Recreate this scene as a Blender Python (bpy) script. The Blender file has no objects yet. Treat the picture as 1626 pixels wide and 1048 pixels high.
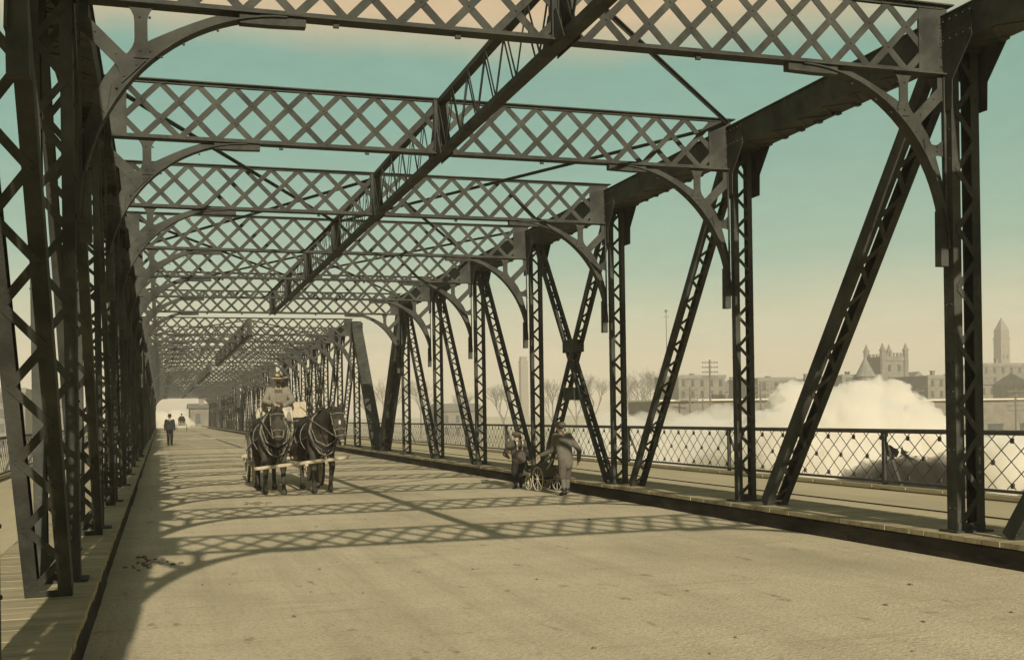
import bpy, math, random
from mathutils import Vector, Matrix, noise
R = random.Random(7)
sc = bpy.context.scene
col = sc.collection

# ------------------------------------------------------------------ camera
H = 1.55                                   # eye height above the roadway
YAW, ROLL, FPX = 0.3032, -0.0156, 1788.8   # measured from the photograph (1626 px wide)
cam_d = bpy.data.cameras.new('camera')
cam = bpy.data.objects.new('camera', cam_d); col.objects.link(cam); sc.camera = cam
cam_d.sensor_width = 36.0
cam_d.lens = 36.0 * FPX / 1626.0
cam_d.shift_y = 133.9 / 1626.0
cam_d.clip_start = 0.1; cam_d.clip_end = 6000
_c, _s = math.cos(YAW), math.sin(YAW)
_cr, _sr = math.cos(ROLL), math.sin(ROLL)
_u = Vector((_c, -_s, 0)); _f = Vector((_s, _c, 0)); _z = Vector((0, 0, 1))
eU = _cr * _u + _sr * _z; eV = -_sr * _u + _cr * _z
M = Matrix.Identity(4)
for i in range(3):
    M[i][0] = eU[i]; M[i][1] = eV[i]; M[i][2] = -_f[i]
M[2][3] = H
cam.matrix_world = M

def ray(px, py):
    v = _f + eU * ((px - 813) / FPX) + eV * (-(py - 657.9) / FPX)
    return v
def at(px, py, Y):                         # world point on that line of sight at world Y
    v = ray(px, py); p = v * (Y / v.y); return Vector((p.x, p.y, p.z + H))

# ------------------------------------------------------------------ light
SUNV = Vector((0.10, 2.60, -1.0)).normalized()
sun_d = bpy.data.lights.new('sun', 'SUN'); sun_d.energy = 5.0; sun_d.angle = math.radians(0.4)
sun_d.color = (1.0, 0.93, 0.80)
sun = bpy.data.objects.new('sun', sun_d); col.objects.link(sun)
sun.rotation_euler = SUNV.to_track_quat('-Z', 'Y').to_euler(); sun.location = (0, -20, 40)

w = bpy.data.worlds.new('World'); sc.world = w; w.use_nodes = True
nt = w.node_tree; nt.nodes.clear()
N = nt.nodes.new; L = nt.links.new
out = N('ShaderNodeOutputWorld'); bg = N('ShaderNodeBackground'); add = N('ShaderNodeAddShader')
sky = N('ShaderNodeTexSky'); sky.sky_type = 'NISHITA'; sky.sun_disc = False
sky.sun_elevation = math.radians(21.0); sky.sun_rotation = math.radians(182.2)
bg2 = N('ShaderNodeBackground'); bg2.inputs['Strength'].default_value = 0.012
L(sky.outputs[0], bg2.inputs['Color'])
tc = N('ShaderNodeTexCoord'); sep = N('ShaderNodeSeparateXYZ'); L(tc.outputs['Generated'], sep.inputs[0])
nz = N('ShaderNodeTexNoise'); nz.inputs['Scale'].default_value = 2.5; nz.inputs['Detail'].default_value = 5
L(tc.outputs['Generated'], nz.inputs['Vector'])
ma = N('ShaderNodeMath'); ma.operation = 'MULTIPLY_ADD'; ma.inputs[1].default_value = 0.085; 
L(nz.outputs['Fac'], ma.inputs[0]); L(sep.outputs['Z'], ma.inputs[2])
ra = N('ShaderNodeValToRGB'); L(ma.outputs[0], ra.inputs['Fac'])
cr = ra.color_ramp
stops = [(0.0, (.57, .465, .30)), (.095, (.55, .46, .295)), (.135, (.41, .44, .285)), (.175, (.215, .375, .265)), (.26, (.150, .345, .255)),
         (.338, (.150, .335, .25)), (.374, (.62, .44, .23)), (.41, (.62, .42, .22)), (.46, (.40, .36, .24)), (.56, (.16, .20, .16)), (1.0, (.07, .10, .10))]
while len(cr.elements) < len(stops): cr.elements.new(0.5)
for e, (p, c) in zip(cr.elements, stops): e.position = p
for e, (p, c) in zip(cr.elements, stops): e.color = (*c, 1)
nf = N('ShaderNodeTexNoise'); nf.inputs['Scale'].default_value = 26; nf.inputs['Detail'].default_value = 8; nf.inputs['Roughness'].default_value = .7
mp = N('ShaderNodeMapping'); mp.inputs['Scale'].default_value = (1, 1, 3.0); L(tc.outputs['Generated'], mp.inputs['Vector']); L(mp.outputs[0], nf.inputs['Vector'])
mr = N('ShaderNodeMapRange'); mr.inputs['From Min'].default_value = .3; mr.inputs['From Max'].default_value = .7; mr.inputs['To Min'].default_value = .93; mr.inputs['To Max'].default_value = 1.07
L(nf.outputs['Fac'], mr.inputs['Value'])
mm = N('ShaderNodeMixRGB'); mm.blend_type = 'MULTIPLY'; mm.inputs['Fac'].default_value = 1; L(ra.outputs[0], mm.inputs['Color1']); L(mr.outputs[0], mm.inputs['Color2'])
L(mm.outputs[0], bg.inputs['Color']); bg.inputs['Strength'].default_value = 0.86
L(bg.outputs[0], add.inputs[0]); L(bg2.outputs[0], add.inputs[1]); L(add.outputs[0], out.inputs['Surface'])
sc.view_settings.view_transform = 'Standard'; sc.view_settings.look = 'None'
sc.view_settings.exposure = 0.2; sc.view_settings.gamma = 1.0
try:
    sc.cycles.max_bounces = 9; sc.cycles.diffuse_bounces = 3; sc.cycles.glossy_bounces = 2; sc.cycles.volume_bounces = 8; sc.cycles.use_denoising = True
except Exception: pass

# ------------------------------------------------------------------ materials
def mat(name, c1, c2=None, scale=3.0, rough=0.8, bump=0.0, bscale=30.0, detail=6, stretch=None, metallic=0.0, spread=(0.35, 0.65), spec=0.3):
    m = bpy.data.materials.new(name); m.use_nodes = True
    t = m.node_tree; b = t.nodes['Principled BSDF']
    b.inputs['Roughness'].default_value = rough; b.inputs['Metallic'].default_value = metallic
    b.inputs['Specular IOR Level'].default_value = spec
    tc = t.nodes.new('ShaderNodeTexCoord'); mp = t.nodes.new('ShaderNodeMapping')
    t.links.new(tc.outputs['Object'], mp.inputs['Vector'])
    if stretch: mp.inputs['Scale'].default_value = stretch
    n = t.nodes.new('ShaderNodeTexNoise'); n.inputs['Scale'].default_value = scale; n.inputs['Detail'].default_value = detail
    n.inputs['Roughness'].default_value = 0.65
    t.links.new(mp.outputs[0], n.inputs['Vector'])
    r = t.nodes.new('ShaderNodeValToRGB'); t.links.new(n.outputs['Fac'], r.inputs['Fac'])
    r.color_ramp.elements[0].position = spread[0]; r.color_ramp.elements[1].position = spread[1]
    r.color_ramp.elements[0].color = (*c1, 1); r.color_ramp.elements[1].color = (*(c2 or c1), 1)
    t.links.new(r.outputs[0], b.inputs['Base Color'])
    if bump:
        n2 = t.nodes.new('ShaderNodeTexNoise'); n2.inputs['Scale'].default_value = bscale; n2.inputs['Detail'].default_value = 5
        t.links.new(mp.outputs[0], n2.inputs['Vector'])
        bp = t.nodes.new('ShaderNodeBump'); bp.inputs['Strength'].default_value = bump; bp.inputs['Distance'].default_value = 0.02
        t.links.new(n2.outputs['Fac'], bp.inputs['Height']); t.links.new(bp.outputs[0], b.inputs['Normal'])
    return m
STEEL = mat('steel_paint', (.030, .030, .0235), (.066, .066, .051), 2.2, .62, .25, 60, spec=.06)
IRON = mat('iron_rail', (.035, .034, .028), (.06, .058, .045), 4, .6, .2, 60)
ROAD = mat('road_dust', (.53, .445, .285), (.63, .53, .34), 1.1, .95, .45, 30, detail=9, spec=.1)
ROAD.name = 'road_dust'
WALK = mat('sidewalk_boards', (.40, .335, .20), (.50, .42, .25), .8, .9, .4, 20, stretch=(1, .25, 1), spec=.1)
PLANK = mat('kerb_planks', (.26, .215, .125), (.42, .35, .205), 2.2, .9, .6, 24, stretch=(.4, 3, 1), spec=.1)
TIMBER = mat('kerb_timber', (.018, .015, .011), (.055, .046, .032), 3, .9, .8, 10, stretch=(1, .3, 1), spec=.1)
YARD = mat('yard_ground', (.38, .33, .20), (.50, .44, .27), .05, .95, spec=.05)
def darker_marks(m, lo, hi, col_, sc_, stretch, amount):
    t = m.node_tree; b = t.nodes['Principled BSDF']; src = b.inputs['Base Color'].links[0].from_socket
    tc = t.nodes.new('ShaderNodeTexCoord'); mp = t.nodes.new('ShaderNodeMapping'); mp.inputs['Scale'].default_value = stretch
    t.links.new(tc.outputs['Object'], mp.inputs['Vector'])
    n = t.nodes.new('ShaderNodeTexNoise'); n.inputs['Scale'].default_value = sc_; n.inputs['Detail'].default_value = 8; n.inputs['Roughness'].default_value = .6
    t.links.new(mp.outputs[0], n.inputs['Vector'])
    r = t.nodes.new('ShaderNodeValToRGB'); t.links.new(n.outputs['Fac'], r.inputs['Fac'])
    r.color_ramp.elements[0].position = lo; r.color_ramp.elements[0].color = (0, 0, 0, 1)
    r.color_ramp.elements[1].position = hi; r.color_ramp.elements[1].color = (amount, amount, amount, 1)
    mx = t.nodes.new('ShaderNodeMixRGB'); mx.inputs['Color2'].default_value = (*col_, 1)
    t.links.new(r.outputs[0], mx.inputs['Fac']); t.links.new(src, mx.inputs['Color1']); t.links.new(mx.outputs[0], b.inputs['Base Color'])
darker_marks(ROAD, .48, .66, (.31, .26, .155), 1.3, (2.2, .045, 1), .30)    # wheel tracks
darker_marks(ROAD, .52, .60, (.28, .235, .14), 24, (1, .8, 1), .35)
darker_marks(ROAD, .62, .70, (.20, .165, .10), 3.5, (1.2, .5, 1), .75)      # droppings, grit
darker_marks(ROAD, .56, .66, (.30, .25, .145), 1.6, (.35, 3.0, 1), .28)       # worn ridges over the floor planks
darker_marks(ROAD, .50, .70, (.33, .275, .165), .35, (1, .4, 1), .65)
darker_marks(ROAD, .50, .62, (.30, .25, .15), 55, (1, 1, 1), .55)
darker_marks(ROAD, .55, .66, (.30, .25, .15), 9, (1.6, .16, 1), .20)
darker_marks(STEEL, .50, .68, (.020, .019, .016), 1.1, (1, .7, .7), .55)
darker_marks(STEEL, .56, .75, (.105, .095, .065), 5.0, (1, 1, .4), .45)       # dust and rust bloom

# ------------------------------------------------------------------ mesh helpers
class MB:
    def __init__(s): s.v = []; s.f = []; s.sm = False
    def quadbox(s, c8):
        b = len(s.v); s.v += [tuple(p) for p in c8]
        for f in ((0, 3, 2, 1), (4, 5, 6, 7), (0, 1, 5, 4), (1, 2, 6, 5), (2, 3, 7, 6), (3, 0, 4, 7)): s.f.append(tuple(b + i for i in f))
    def box(s, x0, x1, y0, y1, z0, z1):
        s.quadbox([(x0, y0, z0), (x1, y0, z0), (x1, y1, z0), (x0, y1, z0), (x0, y0, z1), (x1, y0, z1), (x1, y1, z1), (x0, y1, z1)])
    def ob(s, c, ax, ay, az, hx, hy, hz):
        c = Vector(c); P = []
        for k in (-1, 1):
            for (i, j) in ((-1, -1), (1, -1), (1, 1), (-1, 1)): P.append(c + ax * (i * hx) + ay * (j * hy) + az * (k * hz))
        s.quadbox(P)
    def bar(s, p, q, wd, th, side):
        """flat bar p->q; wd measured across, th along 'side' (plate normal)"""
        p = Vector(p); q = Vector(q); a = (q - p); Ln = a.length; a.normalize(); n = Vector(side).normalized()
        b = a.cross(n).normalized(); n = b.cross(a).normalized()
        s.ob((p + q) / 2, b, n, a, wd / 2, th / 2, Ln / 2)
    def tube(s, p, q, r1, r2=None, n=8, cap=True):
        p = Vector(p); q = Vector(q); r2 = r1 if r2 is None else r2
        a = (q - p).normalized(); t = Vector((1, 0, 0)) if abs(a.x) < .9 else Vector((0, 1, 0))
        u = a.cross(t).normalized(); v = a.cross(u)
        b = len(s.v)
        for P, r in ((p, r1), (q, r2)):
            for i in range(n):
                an = 2 * math.pi * i / n; s.v.append(tuple(P + u * (r * math.cos(an)) + v * (r * math.sin(an))))
        for i in range(n): j = (i + 1) % n; s.f.append((b + i, b + j, b + n + j, b + n + i))
        if cap: s.f.append(tuple(b + i for i in reversed(range(n)))); s.f.append(tuple(b + n + i for i in range(n)))
    def path(s, pts, r, n=6):
        for a, b in zip(pts, pts[1:]): s.tube(a, b, r, n=n)
    def prism(s, pts, d0, d1, fn):
        """2-D outline pts extruded from d0 to d1; fn(u, v, d) -> xyz"""
        b = len(s.v); n = len(pts)
        for d in (d0, d1): s.v += [tuple(fn(u, v, d)) for u, v in pts]
        s.f.append(tuple(b + i for i in range(n))); s.f.append(tuple(b + n + i for i in reversed(range(n))))
        for i in range(n): j = (i + 1) % n; s.f.append((b + j, b + i, b + n + i, b + n + j))
    def ell(s, c, rx, ry, rz, nu=12, nv=8, jit=0, rot=None):
        b = len(s.v); c = Vector(c)
        def P(th, ph):
            d = Vector((math.sin(ph) * math.cos(th) * rx, math.sin(ph) * math.sin(th) * ry, math.cos(ph) * rz))
            if rot: d = rot @ d
            if jit: d *= 1 + jit * noise.noise((c + d) * 1.7)
            return tuple(c + d)
        s.v.append(P(0, 0))
        for j in range(1, nv):
            for i in range(nu): s.v.append(P(2 * math.pi * i / nu, math.pi * j / nv))
        s.v.append(P(0, math.pi)); e = len(s.v) - 1
        for i in range(nu): s.f.append((b, b + 1 + i, b + 1 + (i + 1) % nu))
        for j in range(nv - 2):
            for i in range(nu):
                a = b + 1 + j * nu; k = (i + 1) % nu; s.f.append((a + i, a + nu + i, a + nu + k, a + k))
        a = b + 1 + (nv - 2) * nu
        for i in range(nu): s.f.append((a + i, e, a + (i + 1) % nu))
    def torus(s, c, ax, Rr, r, n=20, m=6):
        c = Vector(c); ax = Vector(ax).normalized(); t = Vector((0, 0, 1)) if abs(ax.z) < .9 else Vector((1, 0, 0))
        u = ax.cross(t).normalized(); v = ax.cross(u); b = len(s.v)
        for i in range(n):
            a = 2 * math.pi * i / n; d = u * math.cos(a) + v * math.sin(a)
            for j in range(m):
                p = 2 * math.pi * j / m; s.v.append(tuple(c + d * (Rr + r * math.cos(p)) + ax * (r * math.sin(p))))
        for i in range(n):
            for j in range(m):
                i2 = (i + 1) % n; j2 = (j + 1) % m; s.f.append((b + i * m + j, b + i2 * m + j, b + i2 * m + j2, b + i * m + j2))
    def mesh(s, name, m, smooth=False):
        me = bpy.data.meshes.new(name); me.from_pydata(s.v, [], s.f); me.materials.append(m); me.update()
        if smooth:
            for p in me.polygons: p.use_smooth = True
        return me
    def build(s, name, m, parent=None, loc=None, smooth=False):
        return link(name, s.mesh(name, m, smooth), parent, loc)
def link(name, data, parent=None, loc=None):
    o = bpy.data.objects.new(name, data); col.objects.link(o)
    if parent: o.parent = parent
    if loc is not None: o.location = loc
    return o
def tag(o, label=None, cat=None, group=None, kind=None):
    for k, v in (('label', label), ('category', cat), ('group', group), ('kind', kind)):
        if v: o[k] = v
    return o
def thing(name, loc, label, cat, group=None, rz=0):
    o = bpy.data.objects.new(name, None); col.objects.link(o); o.location = loc; o.rotation_euler = (0, 0, rz)
    o.empty_display_size = .2
    return tag(o, label, cat, group)
def copy_tree(o, parent=None):
    c = o.copy(); col.objects.link(c)
    if parent: c.parent = parent
    for ch in list(o.children): copy_tree(ch, c)
    return c
def struct(mb, name, m, **k): return tag(mb.build(name, m, **k), kind='structure')

def remeshed(mb, vox, smooth=4):
    """melt overlapping closed shapes into one continuous skin"""
    me = bpy.data.meshes.new('t'); me.from_pydata(mb.v, [], mb.f); me.update()
    o = bpy.data.objects.new('t', me); col.objects.link(o)
    r = o.modifiers.new('r', 'REMESH'); r.mode = 'VOXEL'; r.voxel_size = vox
    if smooth:
        sm = o.modifiers.new('s', 'SMOOTH'); sm.iterations = smooth; sm.factor = .5
    dg = bpy.context.evaluated_depsgraph_get(); dg.update()
    nm = bpy.data.meshes.new_from_object(o.evaluated_get(dg))
    bpy.data.objects.remove(o); bpy.data.meshes.remove(me)
    for p in nm.polygons: p.use_smooth = True
    return nm
def skin(name, mb, m, parent, vox=.015, smooth=4):
    me = remeshed(mb, vox, smooth); me.name = name; me.materials.clear(); me.materials.append(m)
    return link(name, me, parent)
def cap(mb, p, q, r1, r2, n=10):                       # tapered limb with round ends
    mb.tube(p, q, r1, r2, n=n); mb.ell(p, r1, r1, r1, n, 6); mb.ell(q, r2, r2, r2, n, 6)
def chain(mb, pts):
    for (p, r), (q, s) in zip(pts, pts[1:]): cap(mb, p, q, r, s)

# ------------------------------------------------------------------ the setting
XL, XR = -0.60, 7.86          # inner faces of the two trusses
CL, CR = -0.50, 7.70          # kerb faces
YE = 197.5                    # far end of the bridge
mb = MB(); 
ny = 60
mb.box(CL - .08, CR + .08, -25, YE + 60, -.35, 0)
struct(mb, 'roadway', ROAD)
mb = MB()
mb.box(-3.75, -1.51, -25, YE + 60, -.05, .245)
struct(mb, 'sidewalk', WALK)
mb = MB(); mb.box(8.83, 11.45, -25, YE + 60, -.05, .245); struct(mb, 'sidewalk', WALK)
# longitudinal board joints on the walks: narrow raised tread boards
def rough_timber(x0, x1, z0, z1, seed):
    """continuous hewn kerb beam: worn arrises, small steps at the scarf joints"""
    rr = random.Random(seed); mb = MB(); y = -24.0; face = -1 if x1 > 5 else 1      # which side faces the road
    xf, xb = (x0, x1) if face < 0 else (x1, x0); k = 0; jx = jz = 0
    while y < YE:
        if k % 22 == 0: jx, jz = rr.uniform(-.014, .014), rr.uniform(-.012, .008)
        w1 = rr.uniform(0, .016); w2 = rr.uniform(.004, .030)
        b = xf + jx
        prof = [(xb, z0), (xb, z1 + jz), (b - face * .03 - face * w2, z1 + jz - rr.uniform(0, .006)), (b - face * w1, z1 + jz - .012 - w2), (b - face * rr.uniform(0, .010), (z0 + z1) / 2 + rr.uniform(-.02, .02)), (b + face * rr.uniform(0, .006), z0)]
        mb.v += [(u, y, v) for u, v in prof]
        if k: 
            a = len(mb.v) - 12
            for q in range(5):
                f = (a + q, a + q + 1, a + 6 + q + 1, a + 6 + q); mb.f.append(f if face > 0 else f[::-1])
            f = (a + 5, a, a + 6, a + 11); mb.f.append(f if face > 0 else f[::-1])
        y += .035 if k % 22 == 21 else (.24 if y < 50 else .8); k += 1
    n = len(mb.v); mb.f.append(tuple(range(6))); mb.f.append(tuple(range(n - 1, n - 7, -1)))
    return mb
struct(rough_timber(-1.50, CL - .012, 0.002, .196, 1), 'kerb_timber', TIMBER)
struct(rough_timber(CR + .012, 8.82, 0.002, .196, 2), 'kerb_timber', TIMBER)
def planks(x0, x1, seed, base):
    rr = random.Random(seed); mb = MB(); y = -6.0
    while y < YE:
        wd = rr.uniform(.19, .25) if y < 90 else .9
        mb.box(x0 + rr.uniform(-.006, .006), x1 + rr.uniform(-.006, .006), y, y + wd - rr.uniform(.006, .014), base - .052, base + rr.uniform(-.002, .001))
        y += wd
    return mb
struct(planks(-1.50, CL, 3, .25), 'kerb_planking', PLANK)
struct(planks(CR, 8.82, 4, .25), 'kerb_planking', PLANK)
# low boards along the walks
mb = MB()
for x in (9.3,): mb.box(x, x + .018, -20, YE, .2455, .262)
struct(mb, 'sidewalk_joint', TIMBER)
# ground far below the bridge and beyond
mb = MB(); mb.box(-2500, 3000, -300, 4500, -9, -7); struct(mb, 'yard_ground', YARD)
mb = MB()
for k in range(5):
    mb.prism([(-14, -7), (-4.2, -.5), (11.9, -.5), (22, -7)], 198 + 0, 198 + 260, lambda u, v, d: (u, d, v)) if k == 0 else None
struct(mb, 'embankment', YARD)
# droppings, straw and pebbles lying on the roadway
mb = MB(); rr = random.Random(5)
for (px, Y) in ((400, 21), (238, 12.8)):
    p = at(px, 700, Y)
    for k in range(34):
        mb.ell((p.x + rr.gauss(0, .12), p.y + rr.gauss(0, .22), .006), rr.uniform(.012, .038), rr.uniform(.015, .04), rr.uniform(.006, .018), 8, 5, .9)
for k in range(60):
    mb.ell((rr.uniform(-.3, 7.5), 6 + rr.random() ** 2 * 50, .004), rr.uniform(.006, .022), rr.uniform(.006, .03), .009, 5, 4, .5)
DUNG = mat('dry_dung', (.10, .08, .045), (.20, .165, .10), 30, .95, .6, 90)
tag(mb.build('road_litter', DUNG), kind='stuff')

# ------------------------------------------------------------------ the trusses
EX = Vector((1, 0, 0))
def laced(mb, p, q, wx, wd, fl=.07, pitch=.21, t=.012, lw=.045, cover=0, ends=.18):
    """built-up member: two channels with single lacing on both open faces"""
    p = Vector(p); q = Vector(q); a = (q - p); Ln = a.length; a.normalize(); n = a.cross(EX).normalized()
    if n.z < 0 or (abs(n.z) < 1e-4 and n.y > 0): n = -n
    face = 1 if n.y < 0 else -1
    mid = (p + q) / 2
    for sx in (-1, 1):
        mb.ob(mid + EX * (sx * (wx / 2 - t / 2)), EX, n, a, t / 2, wd / 2, Ln / 2)
        for sn in (-1, 1):
            mb.ob(mid + EX * (sx * (wx / 2 - t - fl / 2)) + n * (sn * (wd / 2 - t / 2 - .001)), EX, n, a, fl / 2, t / 2, Ln / 2)
    m = max(2, int((Ln - 2 * ends) / pitch)); st = (Ln - 2 * ends) / m
    hx = wx / 2 - fl * .6
    for sn in (-1, 1):
        if cover and sn == 1:
            mb.ob(mid + n * (wd / 2 + .008), EX, n, a, wx / 2 + .03, .007, Ln / 2); continue
        if not cover and sn != face: continue
        o = n * (sn * (wd / 2 + .005))
        for i in range(m):
            s0 = ends + st * i; s1 = s0 + st; d = 1 if i % 2 else -1
            mb.bar(p + a * s0 + EX * (hx * d) + o, p + a * s1 + EX * (-hx * d) + o + n * (.0015 * d), lw, .008, n)
        for e in (ends / 2, Ln - ends / 2):
            mb.ob(p + a * e + o, EX, n, a, wx / 2 - .004, .005, ends / 2)
    return n

def rivet_row(mb, p, q, n, nrm, r=.013):
    p = Vector(p); q = Vector(q); nr = Vector(nrm)
    for i in range(n):
        c = p.lerp(q, (i + .5) / n); mb.tube(c, c + nr * .009, r, r * .6, n=6)

def post_mesh(heavy=0, fl=.085):
    mb = MB(); wx, wd = (.345, .16) if heavy else (.29, .11)
    laced(mb, (0, 0, .25), (0, 0, 5.34), wx, wd, fl=fl if heavy else .062, pitch=.30 if heavy else .205, lw=.058 if heavy else .045, ends=.10)
    mb.box(-.23, .23, -.14, .14, .2535, .272)
    for sx in (-1, 1):
        for y in (-1, 1): rivet_row(mb, (sx * wx / 2, y * .04, .35), (sx * wx / 2, y * .04, 5.2), 16, (sx, 0, 0))
    return mb.mesh('vertical_post', STEEL)
POST, POSTH, POSTR = post_mesh(), post_mesh(1), post_mesh(1, .088)

def gusset(mb, x, y, zc, lo=4.62, wl=.62, wr=.62, s=1):
    pts = [(y - .15, 4.64), (y + .15, 4.64), (y + .16, 4.93), (y + .46, 5.29), (y + .46, zc + .1), (y - .46, zc + .1), (y - .46, 5.29), (y - .16, 4.93)]
    for dx in (-.222, .212): mb.prism(pts, x + dx, x + dx + .010, lambda u, v, d: (d, u, v))

BD = .74
def beam_mesh(xa=XL, xb=XR):
    mb = MB(); z0, z1 = 5.0, 5.0 + BD
    mb.box(xa - .1, xb + .1, -.085, .085, z0, z0 + .014); mb.box(xa - .1, xb + .1, -.07, .07, z1 - .014, z1)
    for y in (-.024, .012):
        mb.box(xa + .003, xb - .003, y, y + .012, z0 + .0145, z0 + .058); mb.box(xa + .003, xb - .003, y, y + .012, z1 - .046, z1 - .0145)
    pit = .452; n = int(round((xb - xa) / pit)); pit = (xb - xa) / n; run = 1.5 * pit
    zl, zh = z0 + .03, z1 - .03
    for i in range(-2, n + 1):
        for d in (1, -1):
            x0 = xa + i * pit + (0 if d > 0 else .5 * pit); x1 = x0 + run
            if d < 0: x0, x1 = x1, x0
            a0, b0 = (x0, zl), (x1, zh)
            # clip to the beam
            def clip(A, B):
                for lim, sg in ((xa + .02, 1), (xb - .02, -1)):
                    da = (A[0] - lim) * sg; db = (B[0] - lim) * sg
                    if da < 0 and db < 0: return None
                    if da < 0: t = da / (da - db); A = (lim, A[1] + (B[1] - A[1]) * t)
                    elif db < 0: t = db / (db - da); B = (lim, B[1] + (A[1] - B[1]) * t)
                return A, B
            r = clip(a0, b0)
            if not r: continue
            y = -.006 if d > 0 else .006
            mb.bar((r[0][0], y, r[0][1]), (r[1][0], y, r[1][1]), .072, .009, (0, 1, 0))
    for i in range(2 * n + 1):                                # rivets along the flange angles and where the bars cross
        xr_ = xa + .1 + i * (xb - xa - .2) / (2 * n)
        for zr_ in (z0 + .036, z1 - .03): mb.tube((xr_, -.024, zr_), (xr_, -.033, zr_), .012, .008, n=6)
        for k in (1, 2):
            x = xa + (i + .5 * k) * pit
            if i % 1 == 0 and xa + .3 < x < xb - .3:
                z = zl + (zh - zl) * k / 3
                mb.tube((x, -.0105, z), (x, -.020, z), .015, .009, n=6)
    for (x0, x1) in ((xa - .05, xa + .27), (xb - .30, xb + .05)): mb.box(x0, x1, -.0135, .0135, z0 + .016, z1 - .016)
    for x in (xa + .03, xb - .03):
        for dz in range(6): mb.tube((x, -.0135, z0 + .1 + dz * .1), (x, -.025, z0 + .1 + dz * .1), .013, .008, n=6)
    for x in (1.5, 2.6, 5.0, 6.1): mb.box(x, x + .05, -.03, .0, z0 - .05, z0 - .001)
    mb.box(3.62 - .10, 3.62 + .10, -.05, .05, z0 + .02, z1 - .02)
    return mb.mesh('portal_beam', STEEL)
BEAM = beam_mesh()

def brace_mesh(s):
    """curved knee brace; u runs inward from the truss face, v down from the beam"""
    x0 = XL if s < 0 else XR
    F = lambda u, v, d: (x0 - s * u, d, 5.0 + v)
    mb = MB(); A, B = 1.70, 1.80
    arc = []
    for i in range(25):
        t = math.pi / 2 * i / 24
        arc.append((A - A * math.sin(t) if False else A - A * math.cos(math.pi / 2 - t), -B + B * math.sin(math.pi / 2 - t)))
    # arc runs from (A,0) at the beam to (0,-B) at the post
    nrm = []
    for p in arc:
        d = Vector(((p[0] - A) / A ** 2, (p[1] + B) / B ** 2)).normalized(); nrm.append((d.x, d.y))
    wid = []
    for i in range(25):
        t = i / 24; hub = math.exp(-((t - .55) / .16) ** 2); wid.append(.075 + .10 * hub)
    for i in range(24):
        p, q = arc[i], arc[i + 1]; m, n = nrm[i], nrm[i + 1]
        def cl(u, v): return (max(u, .004), min(v, -.004))
        P = [p, q, cl(q[0] + n[0] * wid[i + 1], q[1] + n[1] * wid[i + 1]), cl(p[0] + m[0] * wid[i], p[1] + m[1] * wid[i])]
        mb.prism(P, -.006, .006, F)                                 # web plate
        P = [p, q, (q[0] - n[0] * .014, q[1] - n[1] * .014), (p[0] - m[0] * .014, p[1] - m[1] * .014)]
        mb.prism(P, -.075, .075, F)                                 # bent flange angle
    def arm(a, b, w_, off, fa=.06, fb=.09):
        a = Vector(a); b = Vector(b); d = (b - a).normalized(); n = Vector((-d.y, d.x)); K = 10; Ln = (b - a).length
        lf = []; rt = []
        for k in range(K + 1):
            t = k / K; h = w_ / 2 + fa * max(0, 1 - t * Ln / .12) ** 2 + fb * max(0, 1 - (1 - t) * Ln / .16) ** 2
            lf.append(a + d * (t * Ln) + n * h); rt.append(a + d * (t * Ln) - n * h)
        for k in range(K):
            mb.prism([tuple(lf[k]), tuple(lf[k + 1]), tuple(rt[k + 1]), tuple(rt[k])], off - .006, off + .006, F)
    arm((.50, -.004), (.50, -.44), .105, -.0135)
    arm((.03, -.16), (.44, -.56), .12, -.0165, .0, .08)
    arm((.004, -.76), (.24, -.80), .105, -.0135, .05, .08)
    mb.prism([(.004, -.004), (.09, -.004), (.09, -.20), (.004, -.30)], -.024, -.0185, F)
    mb.prism([(1.30, -.004), (1.86, -.004), (1.86, -.075), (1.55, -.085), (1.30, -.085)], -.05, .05, F)
    mb.prism([(.004, -1.45), (.09, -1.40), (.095, -1.98), (.004, -1.98)], -.05, .05, F)
    mb.prism([(.004, -.004), (.03, -.004), (.03, -1.5), (.004, -1.5)], -.045, -.030, F)
    for (u, v) in ((.49, -.1), (.57, -.1), (.49, -.38), (.57, -.38), (.14, -.25), (.3, -.42), (.1, -.74), (.1, -.79), (.36, -.60), (.46, -.50), (.30, -.70), (.66, -.42), (.84, -.30), (1.12, -.16), (1.4, -.05), (1.6, -.05), (.14, -1.05), (.05, -1.55), (.05, -1.75)):
        a = F(u, v, -.02); mb.tube((a[0], -.018, a[2]), (a[0], -.032, a[2]), .013, .009, n=6)
    return mb.mesh('knee_brace', STEEL)
BRL, BRR = brace_mesh(-1), brace_mesh(1)

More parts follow.
